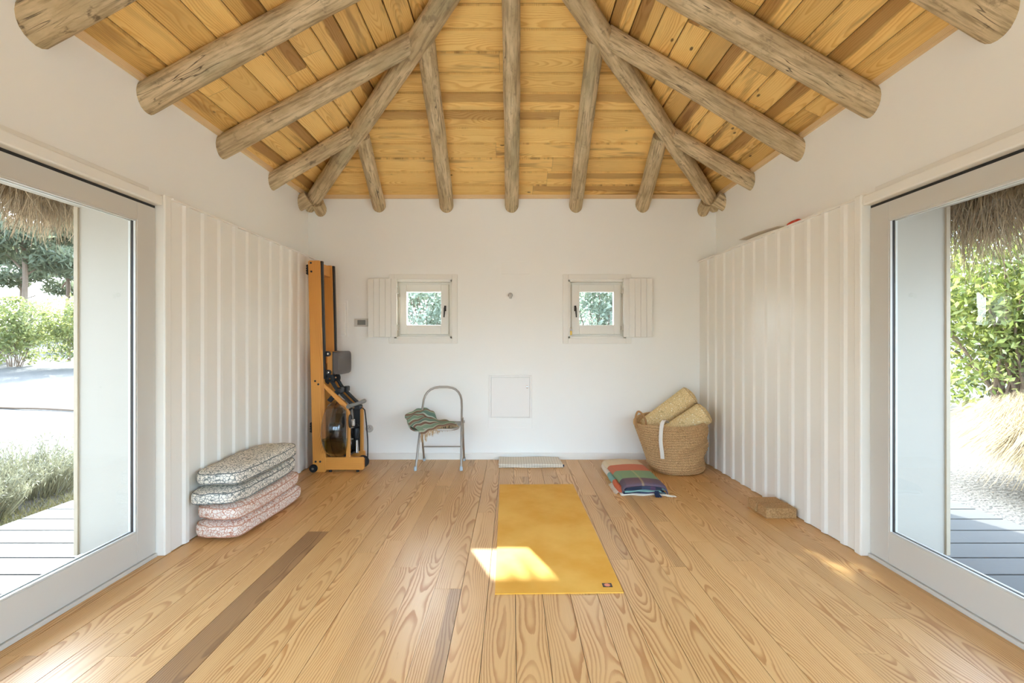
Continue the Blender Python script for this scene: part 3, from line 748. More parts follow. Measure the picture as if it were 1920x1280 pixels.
def leafquad(mb, c, n, up, L, W, rn):
    a = up.normalized(); b = a.cross(n).normalized()
    mb.quad(c-a*L*.5, c-b*W*.5+a*L*.05, c+a*L*.5, c+b*W*.5+a*L*.05, None, rn)
def rv(r): 
    v = Vector((r.gauss(0,1), r.gauss(0,1), r.gauss(0,1))); return v.normalized()
def shrub(name, label, cat, base, rad, height, nleaf, L, W, mat, seed, group=None, stems=14, droop=0, shell=.5, stemr=.012, zmin=.12):
    r = random.Random(seed); base = Vector(base); t = thing(name, label, cat, base, group)
    mb = MB(); tips = []
    for i in range(stems):
        an = r.uniform(0, 2*PI); k = r.uniform(.2, 1)
        tip = base+Vector((math.cos(an)*rad*k, math.sin(an)*rad*k, height*r.uniform(.6, .98)*(1-.35*k*k)))
        midp = base.lerp(tip, .5)+Vector((r.gauss(0, .06), r.gauss(0, .06), height*.08))
        pts = catmull([base+Vector((r.gauss(0, .08*rad), r.gauss(0, .08*rad), -.08)), midp, tip], 5)
        mb.tube(pts, [stemr*(1-.8*j/len(pts)) for j in range(len(pts))], 6); tips.append(pts)
    mb.build('stem', M['bark'], t, smooth=True, fixn=False)
    mb = MB()
    clumps = [(p[r.randrange(4, len(p))] + rv(r)*rad*.22) for p in tips for _ in range(5)]
    for i in range(nleaf):
        if r.random() < .75:
            c = r.choice(clumps) + rv(r)*rad*.20*r.random()**.5
        else:
            th = r.uniform(0, 2*PI); zz = r.random(); q = rad*math.sqrt(max(0, 1-(zz*1.0)**2.5))*r.uniform(shell, 1)
            c = base+Vector((math.cos(th)*q, math.sin(th)*q, height*(zmin+(1-zmin)*zz)))
        c.z = max(c.z, base.z+.05)
        n = rv(r); up = (rv(r)+Vector((0, 0, .5-droop))).normalized()
        if abs(n.dot(up)) > .95: continue
        leafquad(mb, c, n, up, L*r.uniform(.6, 1.3), W*r.uniform(.6, 1.2), (min(1, max(0, r.gauss(.5, .25))), 0, 0, 0))
    f = mb.build('foliage', mat, t, fixn=False); return t
def pine(label, base, H, cr, seed, n=8000, lean=0, crowns=9, flat=.45, low=.45):
    r = random.Random(seed); base = Vector(base); t = thing('pine_tree', label, 'tree', base, 'pines beyond the dune')
    mb = MB(); top = base+Vector((lean, 0, H*.85)); tr = catmull([base+Vector((0,0,-.2)), base.lerp(top, .4)+Vector((r.gauss(0,.2), 0, 0)), top], 6)
    mb.tube(tr, [.16*H/9*(1-.7*i/len(tr)) for i in range(len(tr))], 8)
    cs = []
    for i in range(crowns):
        zz = low+(.98-low)*(i+.5)/crowns; an = i*2.4+r.random(); q = cr*r.uniform(.35, .9)*(1.15-zz*.6)
        p = base+Vector((lean*zz+math.cos(an)*q, math.sin(an)*q, H*zz)); cs.append((p, cr*r.uniform(.35, .55)))
        st = base.lerp(top, max(0, zz-.12)/.85 if zz < .95 else .9); mb.tube(catmull([st, st.lerp(p, .5)+Vector((0, 0, .15)), p], 4), [.05*H/9]*3+[.02]*6, 5)
    mb.build('trunk', M['bark'], t, smooth=True, fixn=False)
    mb = MB()
    for i in range(n):
        c, q = r.choice(cs); d = rv(r); d.z *= flat; p = c+d*q*(r.random()**.4)
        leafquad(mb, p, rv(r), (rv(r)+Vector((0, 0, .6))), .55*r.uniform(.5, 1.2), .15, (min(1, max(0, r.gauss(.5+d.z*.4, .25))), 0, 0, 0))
    mb.build('foliage', M['leaf_pine'], t, fixn=False); return t
# seen through the left door
for x, y, H, cr, sd_, lb in ((-26.5, 25, 9.6, 3.6, 1, 'broad grey green pine filling the upper left of the left door'), (-33, 34, 10.5, 3.4, 2, 'tall hazy pine behind the broad one'),
                             (-27.5, 31, 7.6, 2.6, 3, 'flat topped pine with bare trunks left of the white reveal'), (-29.6, 36, 8.6, 2.6, 4, 'far pine against the bright sky'),
                             (-40, 38, 9, 3.5, 5, 'wide pine farthest to the left')):
    pine(lb, (x, y, gz(x, y)-.1), H, cr, sd_)
for x, y, rd, h, n, m, sd_, lb in ((-14.6, 13.6, 1.25, 2.1, 2600, 'leaf_yellow', 11, 'rounded yellow green shrub in the middle of the left door view'),
                                   (-16.4, 14.4, 1.2, 1.9, 2200, 'leaf_grey', 12, 'twiggy grey green shrub at the left edge'),
                                   (-13.2, 14.3, .85, 2.2, 1900, 'leaf_yellow', 13, 'upright yellow green shrub right beside the white reveal'),
                                   (-18.5, 19, 1.6, 2.3, 2000, 'leaf_yellow', 14, 'yellow green shrub farther back on the dune'),
                                   (-16.2, 19, 1.3, 1.7, 1600, 'leaf_pine', 15, 'dark green shrub low behind the wooden post')):
    shrub('dune_shrub', lb, 'shrub', (x, y, gz(x, y)-.05), rd, h, int(n*2.4), .12, .055, M[m], sd_, 'shrubs on the dune')
b = (-14.9, 15.6); z = gz(*b)
t = thing('wooden_post', 'short grey wooden post standing on the sand between the shrubs', 'post', (b[0], b[1], z))
mb = MB(); mb.tube([(b[0], b[1], z-.1), (b[0], b[1], z+.42)], .045, 10); mb.build('post_shaft', M['bark'], t, smooth=True)
mb = MB(); mb.lathe([(.047, 0), (.045, .012), (.02, .03)], (b[0], b[1], z+.41)); mb.build('post_cap', M['bark'], t, smooth=True)
def low_bush(label, base, rad, h, n, seed):
    r = random.Random(seed); base = Vector(base); t = thing('scrub_bush', label, 'bush', base); mb = MB()
    for i in range(n):
        an = r.uniform(0, 2*PI); q = math.sqrt(r.random())*rad*.45; a = base+Vector((math.cos(an)*q*1.4, math.sin(an)*q, 0))
        d = Vector((math.cos(an)*r.uniform(.2, .9), math.sin(an)*r.uniform(.2, .9), 1)); L = h*r.uniform(.5, 1.1)
        b1 = a+d*L*.6; c = b1+(d+rv(r)*.6)*L*.4; sd2 = Vector((r.uniform(-1,1), r.uniform(-1,1), 0)).normalized()*.003; rn = (r.random(), 0, 0, 0)
        mb.quad(a-sd2, a+sd2, b1+sd2, b1-sd2, None, rn); mb.quad(b1-sd2, b1+sd2, c+sd2*.3, c-sd2*.3, None, rn)
        for _ in range(3):
            leafquad(mb, b1.lerp(c, r.random())+rv(r)*.03, rv(r), rv(r)+Vector((0,0,1)), .045, .010, rn)
    mb.build('twigs', M['leaf_grey'], t, fixn=False); return t
low_bush('grey green heather like bush between the left deck and the sand, the bigger one', (-4.55, 4.35, -.13), .62, .40, 1100, 21)
low_bush('grey green scrub bush at the lower left edge beside the deck', (-4.35, 3.65, -.13), .5, .36, 900, 22)
mb = MB(); r = random.Random(31)
for i in range(5200):
    y = r.uniform(2.6, 5.6); x = -3.74-abs(r.gauss(0, .22)); a = Vector((x, y, -.13)); b1 = a+Vector((r.gauss(0, .03), r.gauss(0, .03), r.uniform(.02, .085))); w = Vector((r.uniform(-1,1), r.uniform(-1,1), 0)).normalized()*.003
    n = len(mb.v); mb.v += [a-w, a+w, b1]; mb.face((n, n+1, n+2), None, (r.random(), 0, 0, 0))
tag(mb.build('grass_verge', M['verge'], None, fixn=False), 'strip of short yellow green grass along the left deck edge', 'grass', kind='stuff')
# a thin dark tube standing in for a shadow line on the sand
pts = catmull([(-15, 5.9, gz(-15, 5.9)+.02), (-9, 8.0, gz(-9, 8)+.03), (-7.0, 8.15, gz(-7, 8.15)+.03), (-5.5, 8.9, gz(-5.5, 8.9)+.03), (-4, 10.5, gz(-4, 10.5)+.03)], 12)
pts = [Vector((p.x, p.y, gz(p.x, p.y)+.025)) for p in pts]
mb = MB(); mb.tube(pts, .018, 8); tag(mb.build('shadow_line', M['bark'], None, smooth=True), 'thin grey tube in place of a shadow line across the sand left of the house', 'shadow line')
# seen through the right door
shrub('leafy_shrub', 'big sunlit shrub with glossy yellow green leaves outside the right door', 'shrub', (8.1, 7.6, gz(8.1, 7.6)), 1.85, 3.6, 19000, .125, .055, M['leaf_bright'], 41, 'leafy shrubs', 34, stemr=.026, zmin=.05)
shrub('leafy_shrub', 'second leafy shrub behind the big one at the right edge', 'shrub', (10.6, 8.4, gz(10.6, 8.4)), 1.7, 3.3, 8000, .115, .05, M['leaf_bright'], 42, 'leafy shrubs', 20, stemr=.024)
shrub('leafy_shrub', 'paler leafy shrub farther back, left of the big one outside the right door', 'shrub', (7.6, 10.8, gz(7.6, 10.8)), 1.6, 3.2, 6000, .12, .055, M['leaf_yellow'], 43, 'leafy shrubs', 16, stemr=.024)
def tuft(label, base, rad, h, n, seed, group=None):
    r = random.Random(seed); base = Vector(base); t = thing('ornamental_grass', label, 'grass tuft', base, group); mb = MB()
    for i in range(n):
        an = r.uniform(0, 2*PI); q = r.random()**.6*rad*.25; a = base+Vector((math.cos(an)*q, math.sin(an)*q, 0)); k = r.uniform(.25, 1.1)
        hh = h*r.uniform(.7, 1.1)*(1-.3*k); o = Vector((math.cos(an), math.sin(an), 0))*rad*k
        p1 = a+o*.35+Vector((0, 0, hh*.75)); p2 = a+o*.75+Vector((0, 0, hh)); p3 = a+o*1.1+Vector((0, 0, hh*r.uniform(.35, .8)))
        w = Vector((-math.sin(an), math.cos(an), 0))*.0014; rn = (r.random(), 0, 0, 0)
        mb.quad(a-w, a+w, p1+w, p1-w, None, rn); mb.quad(p1-w, p1+w, p2+w, p2-w, None, rn); mb.quad(p2-w, p2+w, p3+w*.4, p3-w*.4, None, rn)
    mb.build('blades', M['drygrass'], t, fixn=False); return t
tuft('feathery straw coloured grass tuft arching over the right deck edge', (5.2, 4.25, -.12), .92, .85, 9000, 51, 'dry grass tufts')
tuft('second straw coloured grass tuft farther back under the leafy shrub', (7.0, 5.9, -.10), .95, .75, 6500, 52, 'dry grass tufts')
mb = MB()
# behind the hut, seen through the two small windows
shrub('garden_shrub', 'pale green shrub seen through the left small window', 'shrub', (-3.4, 18, gz(-3.4, 18)), 2.4, 5.2, 9000, .20, .09, M['leaf_pale'], 61, 'shrubs behind the hut', 24, stemr=.03)
shrub('garden_shrub', 'pale green shrub seen through the right small window', 'shrub', (3.3, 18.0, gz(3.3, 18)), 2.4, 5.4, 9000, .20, .09, M['leaf_pale'], 62, 'shrubs behind the hut', 24, stemr=.03)
shrub('garden_shrub', 'shrub between the two windows behind the hut', 'shrub', (-.2, 22, gz(-.2, 22)), 3.4, 4.6, 6000, .30, .14, M['leaf_pine'], 63, 'shrubs behind the hut', 20, stemr=.03)
# an unseen sapling added to dapple the sun through the right window
shrub('dapple_sapling', 'slim leafy sapling added unseen behind the back wall to dapple the sun', 'shrub', (.12, 7.2, -.13), .50, 3.75, 3600, .15, .085, M['leaf_yellow'], 64, 'shrubs behind the hut', 12, stemr=.014, zmin=.68)

# ------------------------------------------------------------------ fittings on the back wall
def plate(mb, x0, x1, z0, z1, d, y=YB): mb.box((x0, y-d, z0), (x1, y+.002, z1)); return mb
K = YB/F
def WX(px): return (px-960)*K
def WZz(py): return CH-(py-640)*K
t = thing('service_hatch', 'square white enamelled hatch cover low on the back wall', 'hatch', (WX(957), YB, WZz(783)))
mb = MB(); x0, x1, z0, z1 = WX(917), WX(997), WZz(783), WZz(703)
for (a, b, c, d) in ((x0, x0+.022, z0, z1), (x1-.022, x1, z0, z1), (x0+.022, x1-.022, z1-.022, z1), (x0+.022, x1-.022, z0, z0+.008)): mb.box((a, YB-.012, c), (b, YB+.002, d))
mb.build('hatch_frame', M['white_gloss'], t, bevel=.003)
mb = MB(); mb.box((x0+.025, YB-.010, z0+.011), (x1-.025, YB, z1-.026)); mb.build('hatch_door', M['white_gloss'], t, bevel=.002)
mb = MB(); mb.lathe([(.012, 0), (.012, -.005), (.008, -.007)], (x1-.05, YB-.010, z1-.13), 'Y'); mb.build('lock', M['chrome'], t, smooth=True)
mb = MB(); plate(mb, x0-.01, x1+.005, WZz(802), z0-.004, .003)
tag(mb.build('patch_plate', M['white'], None, bevel=.002), 'thin white painted plate directly below the square hatch', 'wall plate')
mb = MB(); plate(mb, WX(940), WX(994), WZz(514), WZz(490), .006)
tag(mb.build('blank_cover', M['white'], None, bevel=.003), 'small white rectangular cover plate high between the two windows', 'wall plate')
t = thing('meter_box', 'flush white meter box door on the wall behind the rowing machine', 'box', (WX(625), YB, WZz(628)))
mb = MB(); plate(mb, WX(600), WX(652), WZz(632), WZz(564), .005); mb.build('box_frame', M['white'], t, bevel=.002)
mb = MB(); plate(mb, WX(603), WX(648), WZz(628), WZz(568), .010); mb.build('box_door', M['white'], t, bevel=.003)
t = thing('thermostat', 'small white wall control with grey display beside the left shutter', 'thermostat', (WX(676), YB, WZz(611)))
mb = MB(); plate(mb, WX(665), WX(690), WZz(612), WZz(597), .014); mb.build('thermostat_housing', M['white_lacquer'], t, bevel=.003)
mb = MB(); plate(mb, WX(671), WX(686), WZz(609), WZz(600), .0155); mb.build('display', M['screen'], t)
t = thing('wall_socket', 'round white power socket low on the wall beside the rowing machine', 'socket', (WX(693), YB, WZz(803)))
mb = MB(); mb.lathe([(.042, .002), (.042, -.010), (.038, -.013), (.024, -.013), (.022, -.004)], (WX(693), YB, WZz(803)), 'Y', 28); mb.build('socket_ring', M['white_lacquer'], t, smooth=True)
mb = MB()
for dx in (-.0095, .0095): mb.lathe([(.003, -.003), (.003, -.0062)], (WX(693)+dx, YB, WZz(803)), 'Y', 8)
mb.box((WX(693)-.002, YB-.012, WZz(803)+.013), (WX(693)+.002, YB-.003, WZz(803)+.021)); mb.build('socket_contacts', M['iron'], t)
t = thing('wall_lamp_holder', 'tiny chrome and white fitting on the wall midway between the windows', 'wall fitting', (WX(957), YB, WZz(556)))
mb = MB(); mb.lathe([(.026, 0), (.026, -.012), (.016, -.022), (.016, -.04)], (WX(957), YB, WZz(553)), 'Y', 20); mb.build('rosette', M['chrome'], t, smooth=True)
mb = MB(); mb.tube([(WX(957), YB-.035, WZz(552)), (WX(957), YB-.055, WZz(554)), (WX(957), YB-.058, WZz(560))], [.014, .018, .015], 14); mb.build('holder', M['white_lacquer'], t, smooth=True)
t = thing('padlock', 'small brass padlock hanging in the lower left corner of the right window', 'padlock', P(1070, 622, YB+.02))
p = P(1070, 622, YB+.02); mb = MB(); mb.box((p.x-.013, p.y-.008, p.z-.036), (p.x+.015, p.y+.008, p.z+.012)); mb.build('padlock_body', M['brass'], t, bevel=.003)
mb = MB(); mb.tube(catmull([(p.x-.007, p.y, p.z+.01), (p.x-.007, p.y, p.z+.035), (p.x+.001, p.y, p.z+.046), (p.x+.009, p.y, p.z+.035), (p.x+.009, p.y, p.z+.01)], 4), .003, 8); mb.build('shackle', M['chrome'], t, smooth=True)

# things lying on the ledge of the right panelling
r0 = Vector((2.165, 3.56, PZ+.003)); t = thing('utility_knife', 'red plastic handled tool lying on the ledge above the right panelling', 'tool', r0)
mb = MB(); mb.tube(catmull([r0+Vector((.005, .075, .022)), r0+Vector((0, .05, .030)), r0+Vector((0, 0, .034)), r0+Vector((0, -.05, .030)), r0+Vector((0, -.07, .018))], 4), [.014]*3+[.022]*9+[.026]*3+[.014]*2, 12, squash=.8)
mb.build('grip', M['red'], t, smooth=True)
mb = MB(); mb.box((r0.x-.012, r0.y-.15, r0.z), (r0.x+.012, r0.y-.07, r0.z+.012)); mb.build('tip_guard', M['paper'], t, bevel=.003)
a = Vector((2.14, 3.95, PZ+.004)); mb = MB()
mb.grid(lambda u, v: (a.x-.05+.075*u, a.y-.30+.62*v, a.z+.028+.015*math.sin(v*2.5)-.035*(1-v)*0+.02*v), 4, 12)
tag(mb.build('paper_sheet', M['paper'], None, solid=.003, smooth=True, fixn=False), 'thin white card lying along the ledge above the right panelling', 'paper')

# ------------------------------------------------------------------ rowing machine stood on end
R = Vector((-1.92, 4.74, 0))
rm = thing('rowing_machine', 'wooden water rowing machine stood upright in the back left corner', 'rowing machine', R)
LEAN = math.atan2(.05, 2.08)
def lx(x, z): return x - .05*z/2.08                          # lean towards the panelling
def lprism(mb, x0, x1, y0, y1, z0, z1):
    n0 = len(mb.v); mb.prism([(lx(x0, z0), z0), (lx(x1, z0), z0), (lx(x1, z1), z1), (lx(x0, z1), z1)], y0, y1, 'Y'); return mb
XA = -1.965                                                   # back edge of the rails at the floor
for y, (lo, hi) in (('near', (4.575, 4.61)), ('far', (4.875, 4.91))):
    mb = MB()
    def rp(x, z): return (lx(x, z), z)
    mb.prism([rp(XA+.012, .0), rp(XA+.118, .0), rp(XA+.13, .014), rp(XA+.125, 2.075), rp(XA+.113, 2.09), rp(XA+.012, 2.09), rp(XA, 2.078), rp(XA, .012)], lo, hi, 'Y')
    ra = mb.build('rail', M['oak'], rm, bevel=.004)
    mb = MB(); lprism(mb, XA+.122, XA+.142, lo+.002, hi+(.004), .92, 2.085); o = mb.build('rail_track', M['black'], ra, bevel=.002); o['label'] = 'black slide track'
    for (bxx, bz) in ((.03, 2.065), (.033, 1.98), (.045, .90), (.075, .868), (.030, .105), (.075, .105)):
        mb = MB(); mb.lathe([(.010, .0), (.010, -.004), (.006, -.006)], (lx(XA+bxx, bz), lo, bz), 'Y', 12)
        mb.build('bolt', M['black'], ra, smooth=True)
    for zc in (2.0, .44):
        mb = MB()
        for q in range(4): mb.tube([(lx(XA-.008, zc), lo+.002, zc+.036-.024*q), (lx(XA-.008, zc), hi-.002, zc+.036-.024*q)], .013, 10)
        lprism(mb, XA-.012, XA+.002, lo+.003, hi-.003, zc-.05, zc+.05)
        mb.build('bumper_pad', M['rubber'], ra, smooth=True)
for zc, h in ((2.02, .11), (.99, .15)):
    mb = MB(); lprism(mb, XA+.035, XA+.105, 4.61, 4.875, zc-h/2, zc+h/2); mb.build('cross_rail', M['oak'], rm, grain='Y', bevel=.004)
mb = MB(); lprism(mb, XA+.08, XA+.10, 4.612, 4.64, 1.92, 1.96); mb.build('rail_stop', M['black'], rm)
mb = MB(); mb.lathe([(.012, 0), (.036, .002), (.039, .008), (.039, .024), (.036, .03), (.012, .032)], (XA+.012, 4.545, .042), 'Y', 28)
w = mb.build('transport_wheel', M['rubber'], rm, smooth=True)
mb = MB(); mb.lathe([(.012, -.003), (.010, 0)], (XA+.012, 4.545, .042), 'Y', 16); mb.build('hub', M['screen'], w, smooth=True)
mb = MB(); mb.lathe([(.012, 0), (.036, .002), (.039, .008), (.039, .024), (.036, .03), (.012, .032)], (XA+.012, 4.912, .042), 'Y', 28); mb.build('transport_wheel', M['rubber'], rm, smooth=True)
# frames carrying the water tank: footer, sloping member, post, near and far
for lo, hi, fe, pe in ((4.578, 4.612, -1.462, -1.604), (4.875, 4.909, -1.548, -1.566)):
    mb = MB(); mb.prism([(XA+.125, .022), (fe-.013, .022), (fe, .035), (fe, .130), (fe-.016, .146), (XA+.125, .146)], lo, hi, 'Y'); mb.build('footer_rail', M['oak'], rm, grain='X', bevel=.004)
    mb = MB(); mb.prism([(-1.640, .146), (pe, .146), (pe, .585), (pe-.02, .618), (-1.640, .632)], lo, hi, 'Y'); mb.build('post', M['oak'], rm, bevel=.003)
    mb = MB(); mb.prism([(-1.868, .888), (-1.868, .842), (-1.640, .605), (-1.604, .632), (-1.604, .640)], lo, hi, 'Y'); mb.build('sloping_brace', M['oak'], rm, grain='X', bevel=.003)
mb = MB(); mb.box((-1.70, 4.83, .15), (-1.585, 4.838, .60)); mb.build('rear_panel', M['black'], rm)
mb = MB(); mb.tube([(-1.600, 4.76, .30), (-1.600, 4.76, .36), (-1.597, 4.76, .40)], [.02, .030, .022], 14); mb.tube([(-1.612, 4.76, .265), (-1.587, 4.76, .265)], .018, 10); mb.lathe([(.012, 0), (.028, .008), (.012, .03)], (-1.597, 4.76, .415)); mb.build('pulley_block', M['black'], rm, smooth=True)
mb = MB(); mb.tube([(-1.592, 4.75, .15), (-1.592, 4.75, .28)], [.022, .014], 12); mb.build('recoil_cylinder', M['chrome'], rm, smooth=True)
mb = MB(); mb.box((XA+.14, 4.612, .146), (-1.62, 4.875, .165)); mb.build('base_plate', M['black'], rm)
for lo in (4.616,):
    mb = MB(); mb.lathe([(.015, 0), (.056, .003), (.060, .010), (.060, .030), (.056, .038), (.015, .04)], (-1.490, lo, .092), 'Y', 28); mb.build('front_wheel', M['rubber'], rm, smooth=True)
for x_, y_ in ((-1.53, 4.58), (-1.80, 4.58), (-1.60, 4.88), (-1.80, 4.88)):
    mb = MB(); mb.lathe([(.014, 0), (.014, .022)], (x_, y_+.016, 0), 'Z', 14); mb.build('rubber_foot', M['rubber'], rm, smooth=True)
# tank: rounded drum with its axis towards the room
TC = Vector((-1.738, 4.700, .412)); TR = .284
def drum(r, hw, p=2.2): 
    out = []
    for i in range(25):
        a = -PI/2+PI*i/24; out.append((max(.001, r*abs(math.cos(a))**(2/p)), hw*math.copysign(abs(math.sin(a))**(2/p), math.sin(a))))
    return out
mb = MB(); mb.lathe(drum(TR, .122, 4.2), TC, 'X', 56); tank = mb.build('water_tank', M['tank'], rm, smooth=True, angle=80)
tank['label'] = 'round smoked transparent water tank'
mb = MB(); mb.lathe([(TR-.01, -.006), (TR+.006, -.006), (TR+.006, .006), (TR-.01, .006)], TC, 'X', 56); mb.build('tank_seam', M['tank'], tank, smooth=True)
zl = .335-TC.z; mb = MB(); prof = drum(TR-.008, .115, 4.2)
seg = 56; n0 = 0
for r_, h_ in prof:
    for k in range(seg):
        th = 2*PI*k/seg; a, b = r_*math.cos(th), r_*math.sin(th); b = min(b, zl)
        mb.v.append(TC+Vector((h_, a, b)))
for i in range(len(prof)-1):
    for k in range(seg):
        k2 = (k+1) % seg; mb.face((i*seg+k, i*seg+k2, (i+1)*seg+k2, (i+1)*seg+k))
wt = mb.build('water', M['water'], tank, smooth=True, angle=50); wt['label'] = 'greenish water in the lower third'
mb = MB(); mb.lathe([(.006, -.11), (.05, -.10), (.05, .10), (.006, .11)], TC, 'X', 20)
for q in range(6):
    a = q*PI/3; mb.box((-.05, -.006, .05), (.05, .006, .15), None, Matrix.Translation(TC) @ Matrix.Rotation(a, 4, 'X'))
mb.build('paddle', M['webbing'], tank, smooth=True)
# seat on its carriage
SZ = 1.075
mb = MB(); lprism(mb, XA+.142+.004, -1.765+.025, 4.625, 4.86, SZ-.115, SZ+.115); car = mb.build('seat_carriage', M['oak'], rm, bevel=.004)
for z_ in (SZ+.092, SZ-.092):
    for yy in (4.600, 4.862):
        mb = MB(); mb.lathe([(.008, 0), (.026, .002), (.026, .018), (.008, .02)], (lx(XA+.165, z_), yy, z_), 'Y', 20); mb.box((lx(XA+.14, z_), yy-.001, z_-.026), (lx(XA+.165, z_), yy+.021, z_+.026))
        rw = mb.build('roller', M['black'], car, smooth=True)
    mb = MB(); mb.lathe([(.011, -.004), (.008, -.006)], (lx(XA+.165, z_), 4.600, z_), 'Y', 14); mb.build('roller_bolt', M['chrome'], car, smooth=True)
def seatpt(u, v):                                              # closed rounded pad, u around (Z/X), v across Y
    return None
mb = MB(); nu = 28
def sprof(z):                                                  # pad thickness towards the room
    return .040 + .012*math.cos(z*2*PI*1.0) 
x_s = -1.772
rows = 18
def pad(u, v):
    y = 4.595+.375*v; e = 1-abs(2*v-1)**6*.12; th = 2*PI*u; c, s_ = math.cos(th), math.sin(th)
    hz = .117*e; dip = .010*math.cos((s_)*PI*1.1)*math.sin(PI*v)
    z = SZ + hz*math.copysign(abs(s_)**.35, s_); x = .024*math.copysign(abs(c)**.35, c)
    if c > 0: x += .012*math.cos(2*PI*(z-SZ)/.2+PI)*math.sin(PI*v)**.5 - .0*dip
    return (x_s+.024+x, y, z)
mb.grid(pad, 40, rows, wrap=True)
mb.face(list(range(40))[::-1]); mb.face([40*rows+i for i in range(40)])
st = mb.build('seat_pad', M['pad'], rm, smooth=True, angle=50); st['label'] = 'dark padded seat'
mb = MB(); mb.box((x_s-.012, 4.598, SZ-.114), (x_s+.012, 4.966, SZ+.114)); mb.build('seat_base', M['black'], st, bevel=.006)
# foot plates with heel loops and straps, handle, monitor
for yy in (4.64, 4.80):
    mb = MB(); c = catmull([(-1.845, yy, .905), (-1.80, yy, .885), (-1.765, yy, .83), (-1.715, yy, .775), (-1.625, yy, .685), (-1.60, yy, .665)], 6)
    for off in (0,):
        n0 = len(mb.v); m_ = len(c)
        for i, p_ in enumerate(c):
            for (dy, dn) in ((-.035, -.007), (.035, -.007), (.035, .007), (-.035, .007)):
                mb.v.append(p_+Vector((dn*.7, dy, dn*.7)))
        for i in range(m_-1):
            for k in range(4): mb.face((n0+i*4+k, n0+i*4+(k+1) % 4, n0+(i+1)*4+(k+1) % 4, n0+(i+1)*4+k))
        mb.face((0, 1, 2, 3)); mb.face(tuple(n0+(m_-1)*4+k for k in range(4)))
    fp = mb.build('foot_plate', M['webbing'], rm, bevel=.003)
    mb = MB(); mb.tube([Vector((-1.825, yy, .915))+Vector((.030*math.cos(a*PI/9), 0, .034*math.sin(a*PI/9))) for a in range(-3, 14)], .010, 8, squash=2.2); mb.build('heel_loop', M['webbing'], fp, smooth=True)
    mb = MB(); mb.box((-1.74, yy-.042, .775), (-1.69, yy+.042, .83), None); mb.build('foot_strap', M['black'], fp, bevel=.01)
mb = MB(); mb.prism([(-1.838, .708), (-1.80, .684), (-1.69, .80), (-1.73, .83)], 4.60, 4.625, 'Y'); mb.build('strap_end', M['webbing'], rm, bevel=.003)
mb = MB(); mb.tube([(-1.590, 4.50, .658), (-1.590, 4.53, .658), (-1.585, 4.75, .653), (-1.590, 4.97, .650), (-1.590, 5.0, .650)], [.021, .022, .018, .022, .021], 18); h = mb.build('handle', M['screen'], rm, smooth=True); h['label'] = 'grey padded pull handle'
mb = MB(); mb.box((-1.60, 4.70, .60), (-1.545, 4.80, .64)); mb.lathe([(.018, 0), (.018, .05)], (-1.56, 4.72, .61), 'Y', 14); mb.build('handle_bracket', M['black'], rm, bevel=.006)
mb = MB(); c = catmull([(-1.56, 4.73, .625), (-1.515, 4.74, .600), (-1.50, 4.74, .55), (-1.47, 4.72, .30), (-1.463, 4.70, .10)], 8); 
n0 = 0
for p_ in c: mb.v += [p_+Vector((-.003, -.011, 0)), p_+Vector((-.003, .011, 0)), p_+Vector((.003, .011, 0)), p_+Vector((.003, -.011, 0))]
for i in range(len(c)-1):
    for k in range(4): mb.face((i*4+k, i*4+(k+1) % 4, (i+1)*4+(k+1) % 4, (i+1)*4+k))
mb.build('pull_strap', M['webbing'], rm)
mb = MB(); q = Vector((-1.575, 4.50, .515))
mb.grid(lambda u, v: (q.x+(.018+.0)*math.cos(2*PI*u)*math.sin(PI*v)**.5, q.y+.03*math.sin(2*PI*u)*math.sin(PI*v)**.5+.02, q.z-.066*math.cos(PI*v)), 20, 14, wrap=True)
mo = mb.build('monitor', M['black'], rm, smooth=True)
mb = MB(); mb.box((q.x+.012, q.y-.012, q.z-.05), (q.x+.045, q.y+.03, q.z+.025), None); mb.build('monitor_case', M['chrome'], mo, bevel=.012)
mb = MB(); mb.tube([(q.x, q.y+.02, q.z+.06), (q.x+.0, q.y+.04, q.z+.13)], .004, 6); mb.build('monitor_cord', M['black'], mo)

# ------------------------------------------------------------------ folding chair
ch = thing('folding_chair', 'grey metal folding chair with a round tubular back against the back wall', 'chair', (-.735, 4.83, 0))
def fl(z): return 4.634+(4.965-4.634)*z/.81                     # depth of the front leg frame at height z
RT = .0115
hoop = []
for i in range(0, 7): z = .02+(.60-.02)*i/6; hoop.append((-.965+.025*z/.6*1.0, fl(z), z))
for i in range(1, 13):
    a = PI-PI*i/13*1.0; hoop.append((-.735+.0+.205*math.copysign(abs(math.cos(a))**.75, math.cos(a)), fl(.60+.205*abs(math.sin(a))**.75), .60+.205*abs(math.sin(a))**.75))
for i in range(6, -1, -1): z = .02+(.60-.02)*i/6; hoop.append((-.508-.020*z/.6, fl(z), z))
mb = MB(); mb.tube(hoop, RT, 12); mb.build('front_leg_frame', M['steel'], ch, smooth=True)
for x in (-.945, -.512):
    x2 = x+.0
    mb = MB(); mb.tube([(x2, 4.80, .50), (x2-.004, 4.90, .27), (x2-.006, 5.017, .02)], RT*.95, 10); mb.build('leg', M['steel'], ch, smooth=True)
mb = MB(); mb.tube([(-.95, 4.945, .17), (-.514, 4.945, .17)], .007, 8); mb.build('crossbar', M['steel'], ch, smooth=True)
mb = MB(); mb.tube([(-.95, 4.84, .452), (-.51, 4.84, .452)], .007, 8)
for x in (-.955, -.505): mb.lathe([(.014, -.012), (.014, .012)], (x, 4.835, .455), 'X', 12)
mb.build('pivot', M['steel'], ch, smooth=True)
for (x, y) in ((-.966, 4.634), (-.508, 4.634), (-.951, 5.018), (-.518, 5.018)):
    mb = MB(); mb.lathe([(.015, 0), (.017, .006), (.015, .035), (.012, .042)], (x, y, 0), 'Z', 14); mb.build('foot_cap', M['footcap'], ch, smooth=True)
